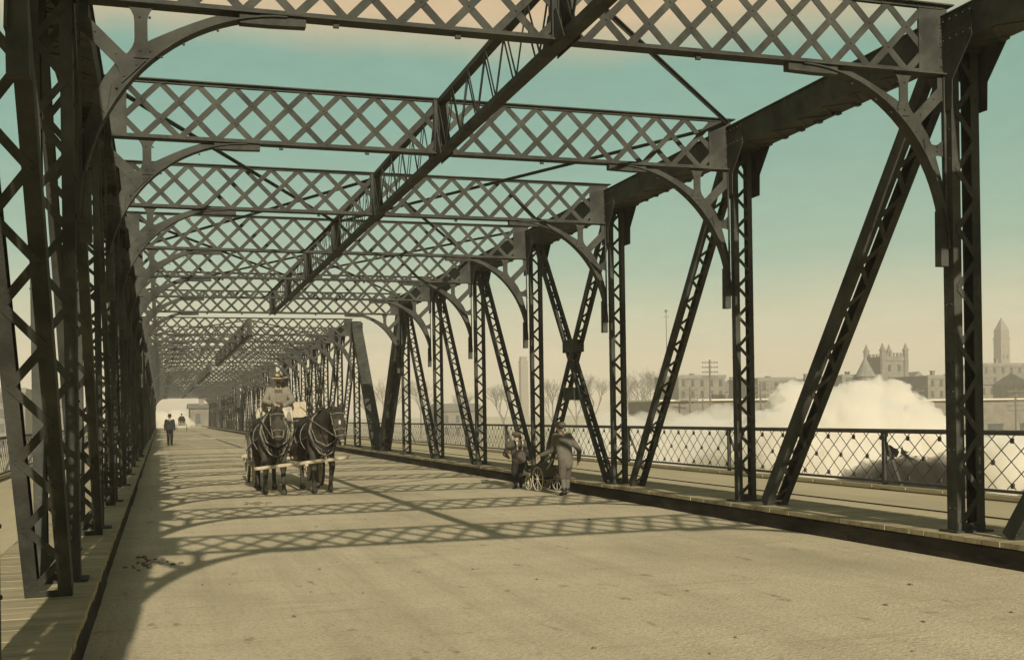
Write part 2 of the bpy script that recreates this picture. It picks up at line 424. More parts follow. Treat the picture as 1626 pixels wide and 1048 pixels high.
def make_span(base, posts, end, label, first_skip=()):
    T = thing('bridge_span', (0, base, 0), label, 'bridge', 'steel truss spans of the bridge')
    n = len(posts); ys = [p - base for p in posts]; e0, e1 = 0.0, end - base
    ZC = 5.45
    for s, xi in ((-1, XL), (1, XR)):
        xc = xi + s * .205
        mb = MB(); laced(mb, (xc, ys[0] - .1, ZC), (xc, ys[-1] + .1, ZC), .42, .32, fl=.08, pitch=.30, lw=.055, cover=1, ends=.3); mb.box(xc - .185, xc + .185, ys[0] - .1, ys[-1] + .1, ZC - .158, ZC - .148)
        for k in range(int((ys[-1] - ys[0]) / .42)): mb.box(xc + s * .10, xc + s * .20, ys[0] + k * .42, ys[0] + k * .42 + .08, ZC - .185, ZC - .16)
        for y in ys: gusset(mb, xc, y, ZC)
        for y in ys:
            rivet_row(mb, (xi - s * .03, y - .5, ZC + .10), (xi - s * .03, y + .5, ZC + .10), 10, (-s, 0, 0)); rivet_row(mb, (xi - s * .03, y - .5, ZC - .1), (xi - s * .03, y + .5, ZC - .1), 10, (-s, 0, 0))
        mb.build('top_chord', STEEL, T)
        mb = MB(); mb.box(xc - .2, xc + .2, e0 - .4, e1 + .4, -1.15, -.6); mb.box(xc - .24, xc + .24, e0 - .4, e1 + .4, -.62, -.58)
        mb.build('bottom_chord', STEEL, T)
        for j, y in enumerate(ys):
            link('vertical_post', (POSTH if s < 0 else POSTR) if j == first_skip else POST, T, (xc, y, 0))
        for (yb, yt) in ((e0, ys[0]), (e1, ys[-1])):
            mb = MB(); laced(mb, (xc, yb, .26), (xc, yt, ZC), .38, .36, fl=.09, pitch=.24, cover=1, lw=.05, ends=.35)
            sg = 1 if yt > yb else -1
            mb.box(xc - .26, xc + .26, yb - .24, yb + .24, .2535, .285)
            for dx in (-.165, .155): mb.prism([(yb - .22, .28), (yb + .22, .28), (yb + .22 + sg * .15, .75), (yb - .15 + sg * .18, .78)], xc + dx, xc + dx + .01, lambda u, v, d: (d, u, v))
            mb.build('end_post', STEEL, T)
        mid = (n - 1) / 2
        for j in range(n - 1):
            a, b = ys[j], ys[j + 1]; c = j + .5
            yc = posts[j] + 2.3
            left = (c < mid - .6); right = (c > mid + .6)
            if base < 0: left, right = (c < 4.4), (c > 4.6)
            if left or right:
                mb = MB()
                ob_ = .78 if base < 0 and j < 4 else .5
                p, q = ((a + .2, 5.35), (b - ob_, .27)) if left else ((b - .15, 5.35), (a + .5, .27))
                hv = 1 if (base < 0 and j < 3) else 0
                laced(mb, (xc, p[0], p[1]), (xc, q[0], q[1]), .33 if hv else .275, .155 if hv else .12, fl=.085 if hv else .06, pitch=.30 if hv else .2, lw=.058 if hv else .045, ends=.10)
                mb.build('diagonal_brace', STEEL, T)
            else:
                for (p, q, wx) in (((a + .2, 5.35), (b - .5, .27), .22), ((b - .2, 5.35), (a + .5, .27), .19)):
                    mb = MB(); laced(mb, (xc, p[0], p[1]), (xc, q[0], q[1]), wx, .10, fl=.05, pitch=.18)
                    if wx == .22:
                        ym = (a + b) / 2
                        for zz in (1.95, 2.92):
                            for dx in (-.118, .112): mb.box(xc + dx, xc + dx + .006, ym - .31, ym + .31, zz - .13, zz + .13)
                            mb.box(xc - .108, xc + .108, ym - .31, ym + .31, zz - .12, zz + .12)
                    mb.build('diagonal_brace', STEEL, T)
    for j, y in enumerate(ys):
        b = link('portal_beam', BEAM, T, (0, y, 0))
        link('knee_brace', BRL, b); link('knee_brace', BRR, b)
    # longitudinal lattice strut on the centre line
    mb = MB(); xm = 3.62
    mb.box(xm - .065, xm + .065, ys[0], ys[-1], 4.972, 5.048); mb.box(xm - .055, xm + .055, ys[0], ys[-1], 5.66, 5.726)
    for j in range(n - 1):
        a, b = ys[j] + .08, ys[j + 1] - .08; m = 12; st = (b - a) / m
        for dx in (-.052, .052):
            for i in range(m):
                z = (5.04, 5.67) if (i + (dx > 0)) % 2 else (5.67, 5.04)
                mb.bar((xm + dx, a + st * i, z[0]), (xm + dx, a + st * (i + 1), z[1]), .030, .007, (1, 0, 0))
    for y in ys:
        for dx in (-.085, .075): mb.prism([(y - .32, 4.955), (y + .32, 4.955), (y + .12, 5.28), (y - .12, 5.28)], xm + dx, xm + dx + .01, lambda u, v, d: (d, u, v))
    mb.build('centre_strut', STEEL, T)
    zr = 5.64
    def rod(x0, j0, x1, j1, k):
        if 0 <= j0 < n and 0 <= j1 < n:
            m_ = MB(); m_.bar((x0, ys[j0], zr + k * .02), (x1, ys[j1], zr + k * .02), .075, .014, (0, 0, 1)); m_.bar((x0, ys[j0], zr + k * .02 - .012), (x1, ys[j1], zr + k * .02 - .012), .014, .05, (0, 0, 1)); m_.build('sway_rod', STEEL, T)
    for j in range(0, n, 2):
        if base < 0 and j < 4: continue
        for x in (XL, XR): rod(xm, j, x, j + 2, 1)
    for j in range(1, n, 2):
        if base < 0 and j < 3: continue
        for x in (XL, XR): rod(x, j, xm, j + 2, 2)
    if base < 0: rod(xm, 2, XR, 3, 3)
    return T
P0, DP = 9.868, 4.668
S1 = make_span(P0 - 3 * DP, [P0 + DP * k for k in range(-2, 7)], P0 + 6 * DP + 4.0, 'nearest truss span of the steel bridge, towering over the foreground road', 2)
B2 = 43.3
S2 = make_span(B2, [B2 + DP * (k + 1) for k in range(7)], B2 + 8 * DP, 'second truss span of the bridge, starting with pale sunlit slanting end posts beside the horses')
for i, lb in enumerate(('third truss span of the bridge from the viewer, seen behind the driver', 'fourth truss span of the bridge from the viewer', 'farthest truss span, at the far end of the bridge tunnel')):
    c = copy_tree(S2); c.location.y = B2 + (i + 1) * (8 * DP + 1.3); c['label'] = lb

# ------------------------------------------------------------------ railings
PL = 5.2
def mesh_panel():
    mb = MB(); w_, h_, zb, zt = .376, .31, .41, 1.165
    ln = PL - .06; hgt = zt - zb; run = hgt * w_ / h_
    k = -int(run / w_) - 1
    while k * w_ < ln:
        for d in (1, -1):
            x0 = k * w_; x1 = x0 + run; A = [x0, zb]; B = [x1, zt]
            if d < 0: A, B = [x0, zt], [x1, zb]
            for lim, sg in ((.03, 1), (ln, -1)):
                da = (A[0] - lim) * sg; db = (B[0] - lim) * sg
                if da < 0 and db < 0: A = None; break
                if da < 0: t = da / (da - db); A = [lim, A[1] + (B[1] - A[1]) * t]
                elif db < 0: t = db / (db - da); B = [lim, B[1] + (A[1] - B[1]) * t]
            if A: mb.bar((.003 * d, A[0], A[1]), (.003 * d, B[0], B[1]), .013, .005, (1, 0, 0))
        k += 1
    r = 0; z = zb + .05
    while z < zt:
        i = 0
        while True:
            y = (i + (.5 if r % 2 else 0)) * 2 * w_ + w_ * ((.05) / h_)
            if y > ln: break
            mb.box(-.012, .012, y - .028, y + .028, z - .036, z + .036); i += 1
        z += h_ * 1.0; r += 1
    for y in (.03, ln): mb.tube((0, y, zb - .02), (0, y, zt), .010, n=6)
    return mb.mesh('wire_mesh_panel', IRON)
MESHP = mesh_panel()
def railing(x, s, y0, n, label):
    T = thing('bridge_railing', (x, y0, .245), label, 'railing', 'iron railings along the bridge sidewalks')
    z = -.245
    mb = MB(); mb.tube((0, 0, 1.19 + z), (0, n * PL - .02, 1.19 + z), .036, n=10); mb.build('top_rail', IRON, T, smooth=False)
    mb = MB(); mb.box(-.03, .03, 0, n * PL - .02, .36 + z, .40 + z); mb.build('bottom_rail', IRON, T)
    mb = MB(); mb.box(-.11, .05, 0, n * PL - .02, .27 + z, .325 + z); 
    for i in range(n * 3): mb.box(-.08, .03, i * PL / 3 + .3, i * PL / 3 + .42, .002, .024)
    for i in range(n * 6): mb.tube((-.115, i * PL / 6 + .2, .298 + z), (-.125, i * PL / 6 + .2, .298 + z), .02, n=6)
    mb.build('base_timber', WALK, T)
    for i in range(n + 1):
        mb = MB(); mb.box(-.028, .028, -.03, .03, 0.002, 1.16 + z); mb.box(-.04, .04, -.045, .045, 1.10 + z, 1.155 + z)
        mb.bar((s * .03, 0, 1.0 + z), (s * .34, 0, -.02), .05, .02, (0, 1, 0)); mb.box(-.06, .06, -.06, .06, .003, .02)
        mb.build('railing_post', IRON, T, (0, i * PL if i < n else n * PL - .06, 0))
    for i in range(n): link('wire_mesh_panel', MESHP, T, (0, i * PL + .03, z))
    return T
RY = 15.55 - 4 * PL
names = ['nearest stretch of wire mesh railing along the right sidewalk', 'second stretch of the right wire mesh railing, beyond the two boys', 'third stretch of the right sidewalk railing, behind the horse team', 'fourth stretch of the right sidewalk railing, far down the bridge', 'farthest stretch of the right sidewalk railing']
for i in range(5): railing(11.15, 1, RY + i * 8 * PL, 8, names[i])
names = ['nearest stretch of wire mesh railing left of the left truss', 'second stretch of wire mesh railing on the left sidewalk', 'third stretch of railing on the left sidewalk', 'fourth stretch of railing on the left sidewalk, far away', 'farthest stretch of railing on the left sidewalk']
for i in range(5): railing(-3.45, -1, RY + i * 8 * PL, 8, names[i])
# ------------------------------------------------------------------ city beyond the yard
BRICK = mat('brick', (.13, .115, .085), (.20, .175, .13), .5, .9, spec=.05)
STONE = mat('stone', (.14, .125, .095), (.20, .18, .135), .5, .9, spec=.05)
ROOF = mat('slate_roof', (.15, .14, .11), (.21, .195, .155), .6, .8, spec=.1)
GLASSD = mat('window_glass', (.03, .03, .028), (.06, .06, .05), 1, .25, spec=.5)
BARK = mat('bark', (.09, .08, .06), (.15, .13, .10), 3, .9)
COPING = mat('pale_coping', (.50, .45, .32), (.58, .52, .38), 2, .9)
WIN = MB(); WIN.box(-.55, .55, -.06, .10, -1.0, 1.0); WIN.box(-.7, .7, -.14, -.06, -1.15, -1.0); WIN = WIN.mesh('window', GLASSD)
G0 = -7.0
def building(px0, px1, ytop, Y, label, kind='flat', m=None, dep=18, wins=True, cat='building', name='city_building', base=G0):
    a, b = at(px0, 650, Y), at(px1, 650, Y); zt = at((px0 + px1) / 2, ytop, Y).z; W = b.x - a.x
    T = thing(name, (a.x, Y, base), label, cat, 'buildings of the city beyond the railway yard'); h = zt - base; m = m or BRICK
    mb = MB(); hw = h if kind == 'flat' else h * .80
    mb.box(0, W, 0, dep, 0, hw); mb.build('wall', m, T)
    mb = MB()
    if kind == 'flat':
        mb.box(-.3, W + .3, -.35, -.02, hw - .8, hw + .35); mb.box(-.3, W + .3, dep + .02, dep + .35, hw - .8, hw + .35); mb.box(-.2, W + .2, -.02, dep + .02, hw + .003, hw + .2)
    elif kind == 'gable':
        mb.prism([(-.6, hw), (W / 2, h), (W + .6, hw), (W + .6, hw + .25), (W / 2, h + .3), (-.6, hw + .25)][:3], -.5, dep + .5, lambda u, v, d: (u, d, v + .003))
    elif kind == 'ridge':
        mb.prism([(-.7, hw), (dep / 2, h), (dep + .7, hw)], -.5, W + .5, lambda u, v, d: (d, u, v + .003))
    r = mb.build('roof', ROOF, T)
    for k in range(max(1, int(W / 16))):
        cx = W * (k + .5) / max(1, int(W / 16)) + R.uniform(-2, 2); mb = MB(); top = h + R.uniform(.6, 2.0); mb.box(cx, cx + 1.1, dep * .35, dep * .35 + 1.1, hw * .9, top); mb.box(cx - .15, cx + 1.25, dep * .35 - .15, dep * .35 + 1.25, top, top + .25)
        mb.build('chimney', BRICK, r)
    if wins:
        nf = max(1, int((hw - 2) / 3.6)); nw = max(2, min(12, int(W / 3.2)))
        while nf * nw > 60: nf -= 1
        for f in range(nf):
            for k in range(nw): link('window', WIN, T, (W * (k + .5) / nw, -.04, hw - 2.2 - f * 3.6))
    return T, W, h, hw
building(1078, 1152, 597, 330, 'grey brick block in the haze left of the second right truss post', 'flat')
building(1204, 1262, 601, 300, 'low flat roofed warehouse just right of the second right truss post', 'flat')
building(1150, 1200, 604, 340, 'warehouse with ridge roof standing behind the second right truss post', 'ridge')
building(1262, 1345, 600, 320, 'long ridge roofed warehouse seen through the big slanting brace', 'ridge')
building(1338, 1404, 596, 315, 'low building left of the turreted tower, carrying the pointed spire', 'flat', STONE)
building(1440, 1478, 590, 330, 'brick building just right of the turreted tower, with a gabled roof', 'gable')
building(1474, 1530, 597, 310, 'dark brick block left of the nearest right truss post', 'flat')
building(1530, 1582, 592, 318, 'building half hidden behind the nearest right truss post', 'ridge')
building(1560, 1640, 578, 335, 'tall dark block below the clock tower at the right edge', 'flat')
building(1640, 1760, 590, 300, 'ridge roofed warehouse past the right edge of the clock tower block', 'ridge')
building(700, 770, 640, 330, 'low hazy building seen between the middle truss posts', 'ridge')
building(-60, 40, 618, 300, 'hazy brick block behind the left truss at the far left edge', 'flat')
building(44, 118, 628, 330, 'low ridge roofed building behind the left truss posts', 'ridge')
# long freight shed with a pale wall coping
for (p0, p1, lb) in ((1040, 1330, 'long low freight shed with pale eaves behind the steam, left one'), (1340, 1760, 'long low freight shed with pale eaves under the turreted tower and clock tower')):
    a, b = at(p0, 650, 215), at(p1, 650, 215); W = b.x - a.x
    T = thing('freight_shed', (a.x, 215, G0), lb, 'shed', 'freight sheds in the railway yard')
    z = at((p0 + p1) / 2, 633, 215).z - G0
    mb = MB(); mb.box(0, W, 0, 14, 0, z - .35); mb.build('wall', BRICK, T)
    mb = MB(); mb.box(-.4, W + .4, -1.3, 15, z - .347, z); mb.build('roof', COPING, T)
    for k in range(int(W / 9)):
        mb = MB(); mb.box(0, 4.2, -.12, .04, 0, 4.4); mb.box(-.2, 4.4, -.16, -.12, 4.4, 4.7); mb.build('door', GLASSD, T, (9 * k + 2.2, 0, 0))
# turreted tower
c = at(1421, 650, 330); zt = at(1421, 556, 330).z - G0; hw = (at(1440, 650, 330).x - at(1402, 650, 330).x) / 2 * .96
T = thing('castle_tower', (c.x, 330, G0), 'square stone tower with four corner turrets above the roofs', 'tower')
mb = MB(); mb.box(-hw, hw, 0, 2 * hw, 0, zt - 2.2); mb.box(-hw - .35, hw + .35, -.35, 2 * hw + .35, zt - 3.6, zt - 2.2)
for k in range(7):
    x = -hw - .3 + (2 * hw + .6) * (k + .15) / 7
    for yy in (-.35, 2 * hw - .1): mb.box(x, x + hw * .17, yy, yy + .45, zt - 2.2, zt - .9)
mb.build('tower_shaft', STONE, T)
for sx in (-1, 1):
    for yy in (0, 2 * hw):
        mb = MB(); mb.tube((sx * hw, yy, zt * .45), (sx * hw, yy, zt - .2), .95, n=8); mb.tube((sx * hw, yy, zt - .2), (sx * hw, yy, zt + .3), 1.15, n=8); mb.tube((sx * hw, yy, zt + .3), (sx * hw, yy, zt + 2.6), .9, .06, n=8)
        mb.build('turret', STONE, T)
for f in range(3):
    for sx in (-.42, .42): link('window', WIN, T, (sx * hw, -.04, zt - 6 - f * 4.2))
# pointed spire
c = at(1375, 650, 312); zb = at(1375, 598, 312).z - G0; zt = at(1375, 566, 312).z - G0
T = thing('spire_turret', (c.x, 312, G0), 'small turret with pointed conical roof left of the square tower', 'turret')
mb = MB(); mb.tube((0, 0, 0), (0, 0, zb), 2.6, n=12); mb.build('turret_wall', STONE, T)
mb = MB(); mb.tube((0, 0, zb), (0, 0, zt), 3.3, .08, n=12); mb.tube((0, 0, zt - .1), (0, 0, zt + .9), .07, n=5); mb.build('roof', ROOF, T)
# clock tower
Yc = 520; c = at(1598, 650, Yc); wx = (at(1602.5, 650, Yc).x - at(1582, 650, Yc).x) / 2 * .68
z0 = at(1592, 524, Yc).z - G0; z1 = at(1592, 503, Yc).z - G0
T = thing('clock_tower', (c.x, Yc, G0), 'tall slim clock tower with pyramid roof at the right edge', 'clock tower')
mb = MB(); mb.box(-wx, wx, 0, 2 * wx, 0, z0 - 5)
mb.box(-wx * 1.08, wx * 1.08, -wx * .08, 2.08 * wx, z0 - 5, z0 - 4.2); mb.box(-wx * .95, wx * .95, wx * .05, 1.95 * wx, z0 - 4.2, z0)
mb.build('tower_shaft', STONE, T)
mb = MB(); mb.prism([(-wx * .95, .05 * wx), (wx * .95, .05 * wx), (wx * .95, 1.95 * wx), (-wx * .95, 1.95 * wx)], z0 + .003, z0 + .3, lambda u, v, d: (u, v, d))
b0 = len(mb.v); mb.v += [(-wx * .9, .1 * wx, z0 + .3), (wx * .9, .1 * wx, z0 + .3), (wx * .9, 1.9 * wx, z0 + .3), (-wx * .9, 1.9 * wx, z0 + .3), (0, wx, z1)]
mb.f += [(b0, b0 + 1, b0 + 4), (b0 + 1, b0 + 2, b0 + 4), (b0 + 2, b0 + 3, b0 + 4), (b0 + 3, b0, b0 + 4), (b0 + 3, b0 + 2, b0 + 1, b0)]
mb.build('roof', ROOF, T)
mb = MB(); mb.tube((0, -.05, z0 - 8), (0, -.25, z0 - 8), wx * .62, n=20); mb.build('clock_face', STONE, T)
for f in range(4):
    for sx in (-.45, .45): link('window', WIN, T, (sx * wx, -.04, z0 - 15 - f * 6))
# hazy pale tower beyond the central posts
c = at(834, 650, 740); zt = at(834, 566, 740).z - G0
T = thing('church_tower', (c.x, 740, G0), 'faint square tower in the haze behind the knee brace left of the crossing braces', 'tower')
mb = MB(); mb.box(-2.6, 2.6, 0, 5.2, 0, zt - 3); mb.box(-2.9, 2.9, -.3, 5.5, zt - 3.6, zt - 3); mb.build('tower_shaft', BRICK, T)
mb = MB(); mb.box(-2.2, 2.2, .4, 4.8, zt - 3 + .003, zt); mb.build('belfry', BRICK, T)
# thin mast
c = at(1060, 650, 190); zt = at(1060, 496, 190).z - G0
T = thing('light_mast', (c.x, 190, G0), 'very thin tall mast with a lamp head left of the second slanting brace', 'mast')
mb = MB(); mb.tube((0, 0, 0), (0, 0, zt), .13, .06, n=6); mb.build('pole', BARK, T)
mb = MB(); mb.ell((0, 0, zt + .25), .3, .3, .3, 8, 6); mb.box(-.55, .55, -.05, .05, zt - .9, zt - .8); mb.build('lamp', ROOF, T)
# telegraph poles
def tpole(px, ytop, Y, arms, label):
    c = at(px, 650, Y); zt = at(px, ytop, Y).z - G0
    T = thing('telegraph_pole', (c.x, Y, G0), label, 'telegraph pole', 'telegraph poles across the railway yard', rz=R.uniform(-.5, .2))
    mb = MB(); mb.tube((0, 0, 0), (0, 0, zt), .24, .17, n=7); mb.build('pole', BARK, T)
    for k in range(arms):
        mb = MB(); z = zt - .6 - k * .95; mb.box(-1.6, 1.6, -.26, -.16, z - .09, z + .09)
        for j in range(6): mb.tube((-1.45 + j * .58, -.21, z + .09), (-1.45 + j * .58, -.21, z + .30), .05, n=5)
        mb.build('crossarm', BARK, T)
for a in ((1128, 571, 200, 4, 'tallest telegraph pole, with four crossarms, left of the second right truss post'), (1096, 614, 190, 3, 'telegraph pole with three crossarms beside the second slanting brace'), (1116, 634, 190, 1, 'short telegraph pole between two taller ones left of the second post'),
          (1208, 607, 190, 4, 'telegraph pole just right of the second right truss post'), (1236, 612, 195, 5, 'telegraph pole left of the big slanting brace, many crossarms'),
          (1425, 610, 190, 4, 'telegraph pole in front of the turreted tower'), (1456, 616, 200, 4, 'telegraph pole right of the turreted tower'),
          (1613, 616, 180, 5, 'telegraph pole in front of the clock tower block'), (20, 640, 200, 3, 'telegraph pole behind the left railing')): tpole(*a)
# bare winter trees
def bare_tree(seed, h=17.0):
    rr = random.Random(seed); tr = MB(); cw = MB()
    def grow(p, d, ln, r, lev):
        q = p + d * ln; (tr if lev < 2 else cw).tube(p, q, r, r * .68, n=5 if lev < 3 else 3, cap=False)
        if lev >= 6: return
        for k in range(3 if lev < 5 else 3):
            nd = (d + Vector((rr.uniform(-1, 1), rr.uniform(-1, 1), rr.uniform(-.25, .65))) * .62).normalized()
            grow(p.lerp(q, rr.uniform(.55, 1) if k else 1), nd, ln * rr.uniform(.62, .84), r * .60, lev + 1)
    grow(Vector((0, 0, 0)), Vector((0, 0, 1)), h * .27, h * .018, 0)
    return tr.mesh('trunk', BARK), cw.mesh('crown', BARK)
TREES = [bare_tree(s) for s in (11, 22, 33)]
tl = ((1050, 575, 'behind the middle of the second slanting brace'), (1010, 582, 'between the third right post and the second slanting brace'), (1032, 588, 'in the haze right of the third right post'), (992, 590, 'just right of the third right post'),
      (940, 588, 'left of the third right post'), (915, 600, 'behind the crossing of the X braces'), (878, 596, 'right of the fourth right post'), (800, 602, 'left of the fourth right post'), (728, 606, 'between the middle truss posts, hazy'),
      (668, 600, 'behind the far posts of the nearest span'), (612, 592, 'between the dark and the pale slanting end posts'), (590, 606, 'directly behind the pale slanting end post'), (1090, 590, 'left of the tallest telegraph pole'), (1150, 598, 'right of the tallest telegraph pole'),
      (1290, 604, 'behind the big slanting brace'), (-20, 612, 'beyond the left railing at the left edge'), (78, 616, 'beyond the left truss'))
for i, (px, yt, wh) in enumerate(tl):
    Y = 400 + (i * 37) % 80; c = at(px, 650, Y); h = (at(px, yt, Y).z - G0)
    T = thing('bare_tree', (c.x, Y, G0), 'bare hazy tree ' + wh, 'tree', 'bare trees beyond the railway yard', rz=i * 1.3)
    T.scale = (h / 15.5,) * 3
    tm, cm = TREES[i % 3]; link('trunk', tm, T); link('crown', cm, T)
# railway tracks in the yard
mb = MB()
for y in (30, 36, 60, 66, 84, 90):
    for dy in (0, 1.43): mb.box(-200, 400, y + dy, y + dy + .07, G0 + .14, G0 + .28)
    for k in range(230): mb.box(-90 + k * 1.0, -89.76 + k * 1.0, y - .5, y + 2, G0 + .003, G0 + .139)
struct(mb, 'railway_track', TIMBER)
# far end of the bridge
building(302, 350, 640, 262, 'grey block closing the street at the far end of the bridge', 'ridge', dep=14, base=-.5)
# ------------------------------------------------------------------ steam and smoke
def vapour(name, dens, colr, aniso=.2):
    m = bpy.data.materials.new(name); m.use_nodes = True; t = m.node_tree; t.nodes.clear()
    o = t.nodes.new('ShaderNodeOutputMaterial'); v = t.nodes.new('ShaderNodeVolumePrincipled')
    v.inputs['Color'].default_value = (*colr, 1); v.inputs['Density'].default_value = dens; v.inputs['Anisotropy'].default_value = aniso
    t.links.new(v.outputs[0], o.inputs['Volume']); return m
def puffs(name, seeds, m, label, cat, kind=None):
    mb = MB()
    for (x, y, z, r) in seeds:
        mb.ell((x, y, z), r, r * .9, r * .85, 14, 10)
        for k in range(11):
            a = R.uniform(0, 6.28); e = R.uniform(-.5, 1.2); rr = r * R.uniform(.25, .5)
            mb.ell((x + r * .85 * math.cos(a) * math.cos(e), y + r * .8 * math.sin(a) * math.cos(e), z + r * .75 * math.sin(e)), rr, rr, rr * .9, 10, 8)
    me = remeshed(mb, .24, 1)
    for v in me.vertices:
        n = -abs(noise.noise(v.co * .6)) * .6 - abs(noise.noise(v.co * 1.5)) * .6 - abs(noise.noise(v.co * 3.3)) * .32 + .3
        v.co += v.normal * n
    me.materials.clear(); me.materials.append(m)
    o = link(name, me); tag(o, label, cat); return o
STEAM = vapour('steam', 1.5, (1.0, .97, .90)); THIN = vapour('thin_steam', .38, (1.0, .97, .90))
SMOKE = vapour('dark_smoke', 1.8, (.10, .09, .07))
def sp(px, py, Y, r): p = at(px, py, Y); return (p.x, p.y, p.z, r)
puffs('steam_cloud', [sp(1290, 690, 78, 4.2), sp(1330, 668, 80, 3.2), sp(1360, 650, 80, 2.4), sp(1385, 628, 80, 1.6), sp(1400, 650, 80, 2.6), sp(1440, 672, 79, 2.2), sp(1480, 688, 78, 1.8), sp(1250, 700, 78, 3.4), sp(1330, 720, 76, 5.0), sp(1400, 715, 76, 4.4), sp(1450, 725, 76, 4), sp(1330, 765, 74, 5), sp(1270, 745, 76, 4.6), sp(1220, 720, 77, 3.5)], STEAM, 'big white billowing steam cloud behind the right railing, below the turreted tower', 'steam')
puffs('steam_cloud', [sp(1215, 682, 100, 2.0), sp(1175, 682, 101, 1.8), sp(1100, 696, 100, 2.2), sp(1140, 700, 100, 3.0), sp(1060, 698, 100, 2.5), sp(1010, 700, 100, 2.5), sp(960, 702, 100, 3.0), sp(1230, 708, 99, 3.5), sp(1080, 735, 98, 5), sp(1170, 740, 98, 5.5), sp(990, 740, 98, 5)], THIN, 'low bank of pale steam along the yard behind the second slanting brace', 'steam')
puffs('steam_cloud', [sp(1585, 712, 48, 1.1), sp(1612, 716, 48, 1.0), sp(1570, 730, 48, 1.6), sp(1640, 735, 48, 1.7), sp(1600, 742, 47, 1.8), sp(1640, 722, 48, 1.2)], STEAM, 'white steam puff behind the railing at the right edge', 'steam')
puffs('steam_cloud', [sp(262, 668, 232, 1.9), sp(280, 664, 233, 2.0), sp(293, 672, 232, 1.6), sp(249, 666, 233, 1.8), sp(240, 662, 233, 1.8), sp(270, 678, 231, 2.0)], STEAM, 'small white steam cloud at the far end of the bridge beside the walking man', 'steam')
puffs('smoke_cloud', [sp(1358, 768, 46, .8), sp(1385, 756, 46, .8), sp(1410, 744, 46, .9), sp(1440, 742, 46, .9), sp(1475, 752, 46, 1.1), sp(1430, 770, 46, 1.4), sp(1500, 768, 46, 1.2)], SMOKE, 'dark engine smoke low behind the wire mesh of the right railing', 'smoke')

# ------------------------------------------------------------------ air
mb = MB(); mb.box(-700, 1100, -60, 760, -8, 75)
HZ = bpy.data.materials.new('air'); HZ.use_nodes = True; t = HZ.node_tree; t.nodes.clear()
o = t.nodes.new('ShaderNodeOutputMaterial'); v = t.nodes.new('ShaderNodeVolumePrincipled')
v.inputs['Color'].default_value = (1.0, .93, .80, 1); v.inputs['Density'].default_value = .0007; v.inputs['Anisotropy'].default_value = 0.0
t.links.new(v.outputs[0], o.inputs['Volume'])
tag(mb.build('haze', HZ), kind='stuff')
# ------------------------------------------------------------------ people, horses, wagon, cart
V = Vector
def cloth(name, c, c2=None, sc_=9, r=.95): return mat(name, c, c2 or tuple(x * 1.35 for x in c), sc_, r, .3, 40, spec=.1)
SKIN = mat('skin', (.34, .22, .14), (.40, .27, .17), 6, .6)
DARKC = cloth('dark_suit_cloth', (.020, .019, .016)); GREYC = cloth('grey_jacket_cloth', (.095, .085, .062)); BROWNC = cloth('brown_waistcoat_cloth', (.07, .058, .042))
LIGHTC = cloth('pale_linen', (.33, .295, .21)); SHIRT = cloth('shirt_cloth', (.15, .132, .095)); STRAW = mat('straw', (.42, .35, .20), (.55, .46, .27), 30, .9, .4, 90)
HAIR = mat('hair', (.02, .016, .011), (.05, .04, .028), 20, .8); BOOT = mat('boot_leather', (.012, .011, .009), (.03, .026, .02), 8, .5)
HORSE = mat('horse_coat', (.018, .0155, .011), (.062, .053, .036), 4, .75, .5, 45, spec=.15)
LEATHER = mat('harness_leather', (.07, .06, .042), (.22, .19, .13), 14, .7); WOODP = mat('worn_wood', (.30, .25, .16), (.45, .38, .25), 5, .9, .4, 30, stretch=(3, .5, 3))
WAGONP = mat('wagon_paint', (.10, .085, .06), (.22, .19, .13), 4, .85); MANE = mat('mane_hair', (.010, .009, .008), (.03, .026, .02), 20, .8, .5, 60)
BLAZE = mat('white_hair_patch', (.35, .31, .24), (.5, .45, .35), 10, .9); SACK = mat('sackcloth', (.34, .30, .21), (.46, .41, .29), 8, .95, .5, 40)

def hand(mb, wr, d, palm, sc_=1.0, curl=.5, side=1):
    """wr wrist, d pointing direction, palm normal; five separate bent fingers"""
    wr = V(wr); d = V(d).normalized(); pn = V(palm); pn = (pn - d * pn.dot(d)).normalized(); s = d.cross(pn).normalized()
    pc = wr + d * (.045 * sc_)
    cap(mb, wr, wr + d * .08 * sc_ + s * .018 * sc_, .020 * sc_, .020 * sc_, 8); cap(mb, wr, wr + d * .08 * sc_ - s * .018 * sc_, .020 * sc_, .020 * sc_, 8)
    for i, ln in enumerate((.070, .080, .075, .060)):
        b = wr + d * .085 * sc_ + s * ((i - 1.5) * .021 * sc_)
        d1 = (d + pn * curl * .6).normalized(); d2 = (d + pn * curl * 1.8).normalized()
        m = b + d1 * ln * .5 * sc_; e = m + d2 * ln * .5 * sc_
        cap(mb, b, m, .0095 * sc_, .009 * sc_, 6); cap(mb, m, e, .009 * sc_, .0078 * sc_, 6)
    b = wr + d * .03 * sc_ - s * .028 * sc_ * side; m = b + (d * .6 - s * .7 * side + pn * .3).normalized() * .035 * sc_; e = m + (d - s * .2 * side + pn * .5).normalized() * .03 * sc_
    cap(mb, b, m, .012 * sc_, .010 * sc_, 6); cap(mb, m, e, .010 * sc_, .0085 * sc_, 6)

